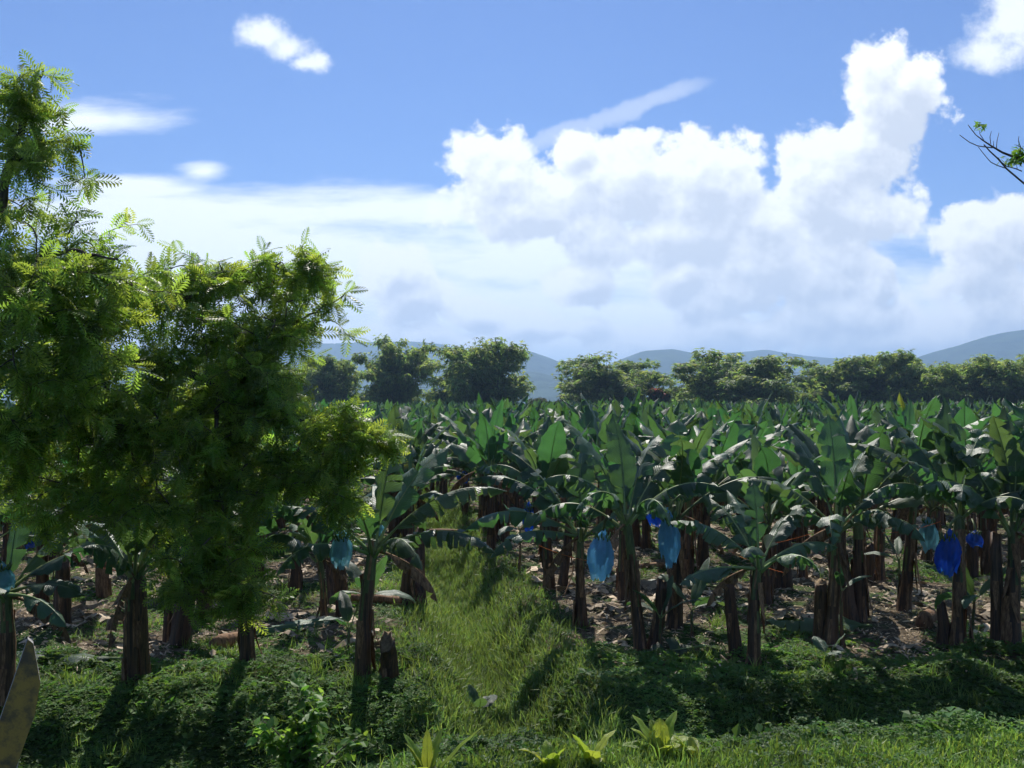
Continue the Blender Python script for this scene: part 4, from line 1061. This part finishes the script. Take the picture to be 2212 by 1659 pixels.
# ------------------------------------------------------------------ roadside plants and the yellow board
def leafy_shrub(x, y, h, w, n, label, seed, size=(0.055, 0.10)):
    q = R_(seed); z = float(height(x, y)); t = thing('leafy_shrub', label, 'shrub', (x, y, z)); mb = MB(); P = []; A = []
    for s in range(11):
        a = q.uniform(0, 6.28); r = w * q.uniform(0.2, 1.0); hh = h * q.uniform(0.55, 1.0) * (1 - 0.3 * r / w)
        c = bez(np.array([0, 0, -0.05]), np.array([r * 0.3 * math.cos(a), r * 0.3 * math.sin(a), hh * 0.7]), np.array([r * math.cos(a), r * math.sin(a), hh]), 8)
        tube(mb, c, np.linspace(0.012, 0.003, 8), 5)
        for k in range(n // 11):
            f = q.uniform(0.25, 1) * 7; lo = min(int(f), 6); P.append(c[lo] * (1 - f + lo) + c[lo + 1] * (f - lo) + q.normal(0, 0.035, 3)); A.append(a + q.normal(0, 1.2))
    P = np.array(P); A = np.array(A); m = len(P)
    TV = np.array([(0, 0, 0), (0.30, -0.30, 0.05), (0.62, -0.26, 0.05), (1.0, 0, -0.06), (0.62, 0.26, 0.05), (0.30, 0.30, 0.05), (0.5, 0, -0.02)])
    TQ = np.array([(0, 1, 2, 6), (6, 2, 3, 4), (0, 6, 4, 5)])
    obj('stem', mb.mesh('stem', [M['bark']]), t)
    obj('foliage', scatter_mesh('foliage', [(TV, TQ, P, A, q.normal(-0.1, 0.45, m), q.normal(0, 0.5, m), q.uniform(size[0], size[1], m))], M['shrub'], False, seed), t)
d = 7.35; leafy_shrub(gx(668, d), d, gz(1438, d) - float(height(gx(668, d), d)), 0.42, 620, 'sunlit leafy shrub with round leaves at the bottom left of centre', 81, (0.06, 0.115))
d = 9.0; leafy_shrub(gx(290, d), d, 0.62, 0.45, 260, 'low dark bush with small leaves at the bottom left', 82, (0.03, 0.055))
d = 7.6; leafy_shrub(gx(150, d), d, 0.45, 0.35, 200, 'low bush at the foot of the yellow board', 83, (0.03, 0.06))

def strap_plant(xd, yt, d, n, L, label, seed, W=0.085, fan=None):
    q = R_(seed); x = gx(xd, d); z = float(height(x, d)); t = thing('strap_leaf_plant', label, 'plant', (x, d, z), 0, 'yellow green strap leaved plants on the bank edge')
    for i in range(n):
        az, e0, bd, l = [(f_[0], f_[1], f_[2], f_[3] * 1.12) for f_ in fan][i] if fan else (q.uniform(0, 360), q.uniform(48, 82), q.uniform(20, 70), 1.1 * L * q.uniform(0.6, 1.1))
        leaf_objects(t, l, 1.2 * W * q.uniform(0.85, 1.25), rad(e0), rad(bd), rad(az), (0, 0, -0.03), seed * 13 + i, 0.02, 0.45, 0.03, q.normal(0, 0.15), mat='strap', ribmat='midrib', N=12, ribr=0.004, shape=0.6)
    tb = MB(); tube(tb, [(0, 0, -0.06), (0, 0, 0.02)], [0.02, 0.015], 6); obj('rootstock', tb.mesh('rootstock', [M['stem_green']]), t)
strap_plant(822, 1640, 7.1, 4, 0.16, 'smallest yellow green strap plant left of the fan of long leaves', 90)
strap_plant(925, 1590, 7.5, 6, 0.34, 'yellow green strap plant with one long leaf leaning right', 91, 0.085, [(10, 48, 12, 0.52), (100, 80, 14, 0.32), (160, 68, 20, 0.34), (185, 72, 30, 0.30), (250, 60, 40, 0.2), (60, 70, 20, 0.34)])
strap_plant(1190, 1590, 7.6, 5, 0.30, 'upright yellow green strap plant at the bottom centre', 92, 0.10)
strap_plant(1275, 1585, 7.7, 5, 0.30, 'yellow green strap plant between the upright one and the largest', 93, 0.11)
strap_plant(1425, 1560, 8.05, 9, 0.42, 'largest yellow green strap plant with a wide fan of leaves', 94, 0.12, [(80, 82, 20, 0.26), (150, 62, 24, 0.34), (165, 55, 30, 0.28), (45, 70, 22, 0.34), (20, 50, 60, 0.26), (190, 40, 50, 0.30), (300, 60, 40, 0.18), (350, 40, 60, 0.26), (110, 74, 30, 0.26)])
strap_plant(1500, 1590, 8.0, 5, 0.26, 'small yellow green strap plant right of the largest', 95, 0.07)

def yellow_board():
    d = 6.7; m, t, out = new_mat('weathered_yellow_paint')
    co = t.new('ShaderNodeTexCoord').outputs['Object']
    n1 = t.noise(co, 7.0, 6.0, 0.7).outputs['Fac']; n2 = t.noise(co, 2.2, 3.0).outputs['Fac']
    c = t.mix(t.rng(t.math('ADD', n1, t.math('MULTIPLY', n2, 0.6)), 0.68, 0.95), C4((0.34, 0.22, 0.05)), C4((0.09, 0.07, 0.045)))
    p = t.new('ShaderNodeBsdfPrincipled'); p.inputs['Roughness'].default_value = 0.75; t.l.new(c, p.inputs['Base Color']); t.l.new(p.outputs[0], out.inputs['Surface'])
    edge = rough_mat('grey_board_edge', (0.20, 0.19, 0.18), (0.40, 0.39, 0.37), 9.0)
    x0, z0 = gx(40, d), 1.2
    th = thing('pointed_board', 'weathered mottled yellow pointed board leaning at the lower left corner', 'board', (x0, d, float(height(x0, d))))
    zb = float(height(x0, d))
    out_ = [(gx(68, d), gz(1376, d)), (gx(80, d), gz(1386, d)), (gx(96, d), gz(1470, d)), (gx(84, d), gz(1540, d)), (gx(40, d), gz(1665, d)), (gx(20, d), zb - 0.1), (gx(-20, d), zb - 0.1), (gx(-12, d), gz(1690, d)), (gx(6, d), gz(1560, d))]
    n = len(out_); V = [(a - x0, -0.02, b - zb) for a, b in out_] + [(a - x0 - 0.035, 0.05, b - zb) for a, b in out_]
    me = bpy.data.meshes.new('panel'); F = [list(range(n))[::-1], list(range(n, 2 * n))] + [[i, (i + 1) % n, n + (i + 1) % n, n + i] for i in range(n)]
    me.from_pydata(V, [], F); me.update(); me.materials.append(m); me.materials.append(edge)
    for i, pl in enumerate(me.polygons): pl.material_index = 0 if i < 2 else 1
    me.validate()
    obj('panel', me, th)
    mb = MB(); tube(mb, [(-0.12, 0.07, -0.3), (-0.05, 0.07, 0.45), (0.0, 0.07, 0.9)], [0.03, 0.03, 0.028], 8); obj('post', mb.mesh('post', [edge]), th)
yellow_board()

# ------------------------------------------------------------------ things lying on the ground
def lying_leaf(xd, yd, L, W, az, label, seed, mat='blade'):
    d = gd(yd); x = gx(xd, d); z = float(height(x, d))
    t = thing('cut_leaf', label, 'leaf', (x, d, z + 0.10), 0, 'cut banana leaves on the ground')
    t.rotation_euler = (rad(12), 0, 0)
    leaf_objects(t, L, W, rad(3), rad(6), rad(az), (0, 0, 0), seed, 0.3, 0.1, 0.2, 0.0)
lying_leaf(270, 1424, 1.9, 0.60, 178, 'pale cut banana leaf flat on the litter at lower left', 951)
lying_leaf(745, 1352, 1.5, 0.5, 200, 'cut banana leaf left of the tall plant by the pale bag', 952)
lying_leaf(1880, 1362, 1.7, 0.55, 175, 'cut banana leaf on the litter below the broad bright leaf', 953)
lying_leaf(1560, 1275, 1.5, 0.5, 170, 'cut banana leaf on the litter behind the low young plant', 954)
lying_leaf(2120, 1352, 0.9, 0.45, 190, 'short cut banana leaf right of the shiny bag plant', 955)
lying_leaf(1520, 1400, 0.9, 0.45, 200, 'folded cut banana leaf left of the low young plant', 956)
def log(xd, yd, L, az, r, label, seed):
    d = gd(yd); x = gx(xd, d); z = float(height(x, d)); mb = MB()
    tube(mb, [(-L / 2 - 0.01, 0, 0), (-L / 2, 0, 0), (-L / 5, 0.03, 0.02), (L / 5, -0.02, 0.0), (L / 2, 0, 0.01)], [0.01, r, r * 0.95, r * 0.85, r * 0.7], 10, 0, 0.08, 4, seed)
    o = obj('fallen_stem', mb.mesh('fallen_stem', [M['dry']]), None, (x, d, z + r * 0.8), (0, 0, rad(az))); tag(o, label, 'fallen stem', 'fallen banana stems on the ground')
log(985, 1138, 2.6, 4, 0.13, 'tan fallen stem across the far end of the grassy drain', 1)
log(835, 1305, 1.5, -12, 0.10, 'tan fallen stem lying right of the tall front plant', 2)
log(2000, 1352, 0.9, 60, 0.16, 'thick fallen stem propped against the shiny bag plant', 3)
log(500, 1385, 0.8, 70, 0.14, 'short fallen stem by the hanging branch', 4)
log(1440, 1230, 1.4, 10, 0.09, 'thin fallen stem in the litter behind the teardrop bag', 5)
log(1700, 1190, 1.8, -6, 0.10, 'fallen stem in the sunlit litter at centre right', 6)

def twine(a, b, label, sag=0.05):
    a = np.array(a, float); b = np.array(b, float); s = np.linspace(0, 1, 9)[:, None]; P = a * (1 - s) + b * s; P[:, 2] -= sag * 4 * (s * (1 - s))[:, 0]
    mb = MB(); tube(mb, P - a, [0.003] * 9, 5); o = obj('twine', mb.mesh('twine', [M['twine']]), None, a); tag(o, label, 'twine', 'orange support twines between the plants')
twine(W3(1660, 1175, 16.5), W3(1880, 1105, 19), 'orange twine from the low young plant up to the double stems')
twine(W3(1905, 1150, 19), W3(2030, 1125, 17.5), 'orange twine running behind the two right hand bags')
twine(W3(1160, 1175, 18.5), W3(1300, 1215, 17), 'orange twine across the slender plant by the drain')
twine(W3(1690, 1235, 17), W3(1560, 1180, 20), 'orange twine slanting down behind the low young plant')
twine(W3(225, 1225, 17), W3(420, 1245, 16), 'orange twine in the shade behind the hanging branch')

# ------------------------------------------------------------------ ground cover
def cover_map(x, y):
    """1 where weeds grow, 0 where litter lies bare"""
    f = fbm(x * 0.42 + 5, y * 0.42 + 11, 3)
    g = sstep(0.42, 0.54, f)
    g = np.maximum(g, 1 - sstep(15.3, 16.4, y + 0.8 * (f - 0.45) * 6))
    g = np.maximum(g, 1 - sstep(1.5, 2.1, np.abs(x - drain_x(y))))
    return g
def sample(n, y0, y1, seed, power=1.0, margin=1.3):
    q = R_(seed); y = y0 + (y1 - y0) * q.rand(n) ** power; x = q.uniform(-1, 1, n) * (HT * y * 1.02 + margin); return x, y, q

def ground_weeds():
    th = np.array([0.2, 1.75, 3.3, 4.9]); TV = []; TQ = []
    for a in th:
        c, s = math.cos(a), math.sin(a); b = len(TV)
        for (u, v, z) in [(0.08, 0, 0), (0.5, -0.33, 0.16), (1.0, 0, 0.02), (0.5, 0.33, 0.16)]: TV.append((u * c - v * s, u * s + v * c, z))
        TQ.append((b, b + 1, b + 2, b + 3))
    TV = np.array(TV); TQ = np.array(TQ); parts = []
    for (n, y0, y1, s0, s1, seed) in [(92000, 6.4, 16.6, 0.028, 0.060, 1), (46000, 15.5, 30, 0.035, 0.07, 2), (24000, 28, 62, 0.06, 0.12, 3), (3800, 8.5, 17, 0.07, 0.15, 5)]:
        x, y, q = sample(n, y0, y1, seed)
        keep = q.rand(n) < cover_map(x, y); 
        top = y < edge_y(x) + 0.3
        keep &= ~(top & (q.rand(n) < 0.88))
        x, y = x[keep], y[keep]; n = len(x)
        bump = np.maximum(0, fbm(x * 1.3 + 9, y * 1.3, 3) - 0.36) * 0.8 * (1 - 0.7 * sstep(15.0, 18, y))
        z = height(x, y) + 0.015 + bump * q.rand(n) ** 0.45
        parts.append((TV, TQ, np.stack([x, y, z], 1), q.uniform(0, 6.28, n), q.normal(0, 0.35, n), q.normal(0, 0.35, n), q.uniform(s0, s1, n)))
    o = obj('ground_weeds', scatter_mesh('ground_weeds', parts, M['weed'], False, 4, 0.6)); tag(o, 'low leafy weeds covering the ditch banks and field floor', 'weeds', kind='stuff')
ground_weeds()

def grass():
    TV = np.array([(0, -0.04, 0), (0.10, -0.032, 0.52), (0.42, -0.004, 0.92), (0.42, 0.004, 0.92), (0.10, 0.032, 0.52), (0, 0.04, 0)]); TQ = np.array([(0, 1, 4, 5), (1, 2, 3, 4)])
    parts = []
    def put(x, y, q, h0, h1, width=1.0, lean=0.35):
        n = len(x); pos = np.stack([x, y, height(x, y) - 0.01], 1); h = q.uniform(h0, h1, n)
        parts.append((TV, TQ, pos, q.uniform(0, 6.28, n), q.normal(0, lean, n), q.normal(0, lean * 0.6, n), np.stack([h, h * width, h], 1)))
    x, y, q = sample(80000, 5.6, 9.4, 11); k = (y < edge_y(x) + 0.35) ; put(x[k], y[k], q, 0.05, 0.13, 1.6)
    x, y, q = sample(9000, 7.0, 9.6, 12); k = (np.abs(y - edge_y(x) - 0.15) < 0.45) & (fbm(x * 2, y * 2, 2) > 0.36); put(x[k], y[k], q, 0.12, 0.26, 0.8)
    # the lateral drain
    q = R_(13); n = 70000; y = 12.2 + 44 * q.rand(n) ** 1.5; x = drain_x(y) + q.normal(0, 0.70, n); k = (np.abs(x - drain_x(y)) < 1.6); drain_parts = len(parts); put(x[k], y[k], q, 0.10, 0.34, 0.9, 0.5); dp = parts.pop(drain_parts)
    # tufts on the banks and in the field
    q = R_(14); tx, ty, _ = sample(520, 9.5, 24, 15); c = cover_map(tx, ty) > 0.5; tx, ty = tx[c], ty[c]
    m = 46; x = np.repeat(tx, m) + q.normal(0, 0.10, len(tx) * m); y = np.repeat(ty, m) + q.normal(0, 0.10, len(ty) * m); put(x, y, q, 0.10, 0.28, 0.6, 0.45)
    o = obj('drain_grass', scatter_mesh('drain_grass', [dp], M['drain_grass'], False, 6, 0.5)); tag(o, 'yellowish grass filling the drain between the rows', 'grass', kind='stuff')
    o = obj('grass', scatter_mesh('grass', parts, M['grass'], False, 5, 0.5)); tag(o, 'green grass on the road bank and in tufts on the ditch banks', 'grass', kind='stuff')
grass()

def litter():
    TV = np.array([(-0.5, -0.11, 0.0), (0.0, -0.16, 0.09), (0.5, -0.07, 0.0), (0.5, 0.08, 0.02), (0.0, 0.17, 0.12), (-0.5, 0.10, 0.03)]); TQ = np.array([(0, 1, 4, 5), (1, 2, 3, 4)])
    parts = []
    for (n, y0, y1, s0, s1, seed) in [(60000, 14.8, 30, 0.03, 0.13, 31), (22000, 28, 60, 0.08, 0.24, 32), (1600, 15, 40, 0.2, 0.45, 33)]:
        x, y, q = sample(n, y0, y1, seed); k = q.rand(n) > cover_map(x, y) * 0.93; x, y = x[k], y[k]; n = len(x)
        s = s0 + (s1 - s0) * q.rand(n) ** 2
        parts.append((TV, TQ, np.stack([x, y, height(x, y) + 0.01 + 0.05 * q.rand(n)], 1), q.uniform(0, 6.28, n), q.normal(0, 0.3, n), q.normal(0, 0.6, n), np.stack([s, s * q.uniform(0.3, 1.0, n), s * 0.9], 1)))
    q = R_(37)
    for k in range(4):
        lm, _, _ = leaf_arrays(1.2, 0.36, 0.05, 0.1, 0.2, 0.05, 0.6, 370 + k, 12, q.normal(0, 0.4), NX=1, ribn=0)
        V, Q, _, _ = lm.arrays(); V[:, 2] = V[:, 2] * 0.5 + 0.05 * np.sin(V[:, 0] * 9 + k)
        x, y, _ = sample(150, 15.6, 36, 380 + k); c = cover_map(x, y) < 0.6; x, y = x[c], y[c]; n = len(x)
        parts.append((V, Q, np.stack([x, y, height(x, y) + 0.06], 1), q.uniform(0, 6.28, n), q.normal(0, 0.06, n), q.normal(0, 0.2, n), q.uniform(0.6, 1.1, n)))
    o = obj('leaf_litter', scatter_mesh('leaf_litter', parts, M['litter'], False, 6)); tag(o, 'tan dry leaf litter strewn between the banana rows', 'leaf litter', kind='stuff')
litter()

# ------------------------------------------------------------------ haze
def haze():
    s = 7900.0; z0, z1 = -6.0, 360.0
    V = [(-s, -s, z0), (s, -s, z0), (s, s, z0), (-s, s, z0), (-s, -s, z1), (s, -s, z1), (s, s, z1), (-s, s, z1)]
    F = [(0, 3, 2, 1), (4, 5, 6, 7), (0, 1, 5, 4), (1, 2, 6, 5), (2, 3, 7, 6), (3, 0, 4, 7)]
    me = bpy.data.meshes.new('haze'); me.from_pydata(V, [], F); me.update()
    m, t, out = new_mat('haze_air'); v = t.new('ShaderNodeVolumePrincipled')
    v.inputs['Color'].default_value = (0.42, 0.65, 1.0, 1); v.inputs['Density'].default_value = 0.00026; v.inputs['Anisotropy'].default_value = 0.3
    t.l.new(v.outputs[0], out.inputs['Volume']); me.materials.append(m)
    o = obj('haze', me); tag(o, 'thin pale blue haze over the whole valley', 'haze', kind='stuff')
haze()
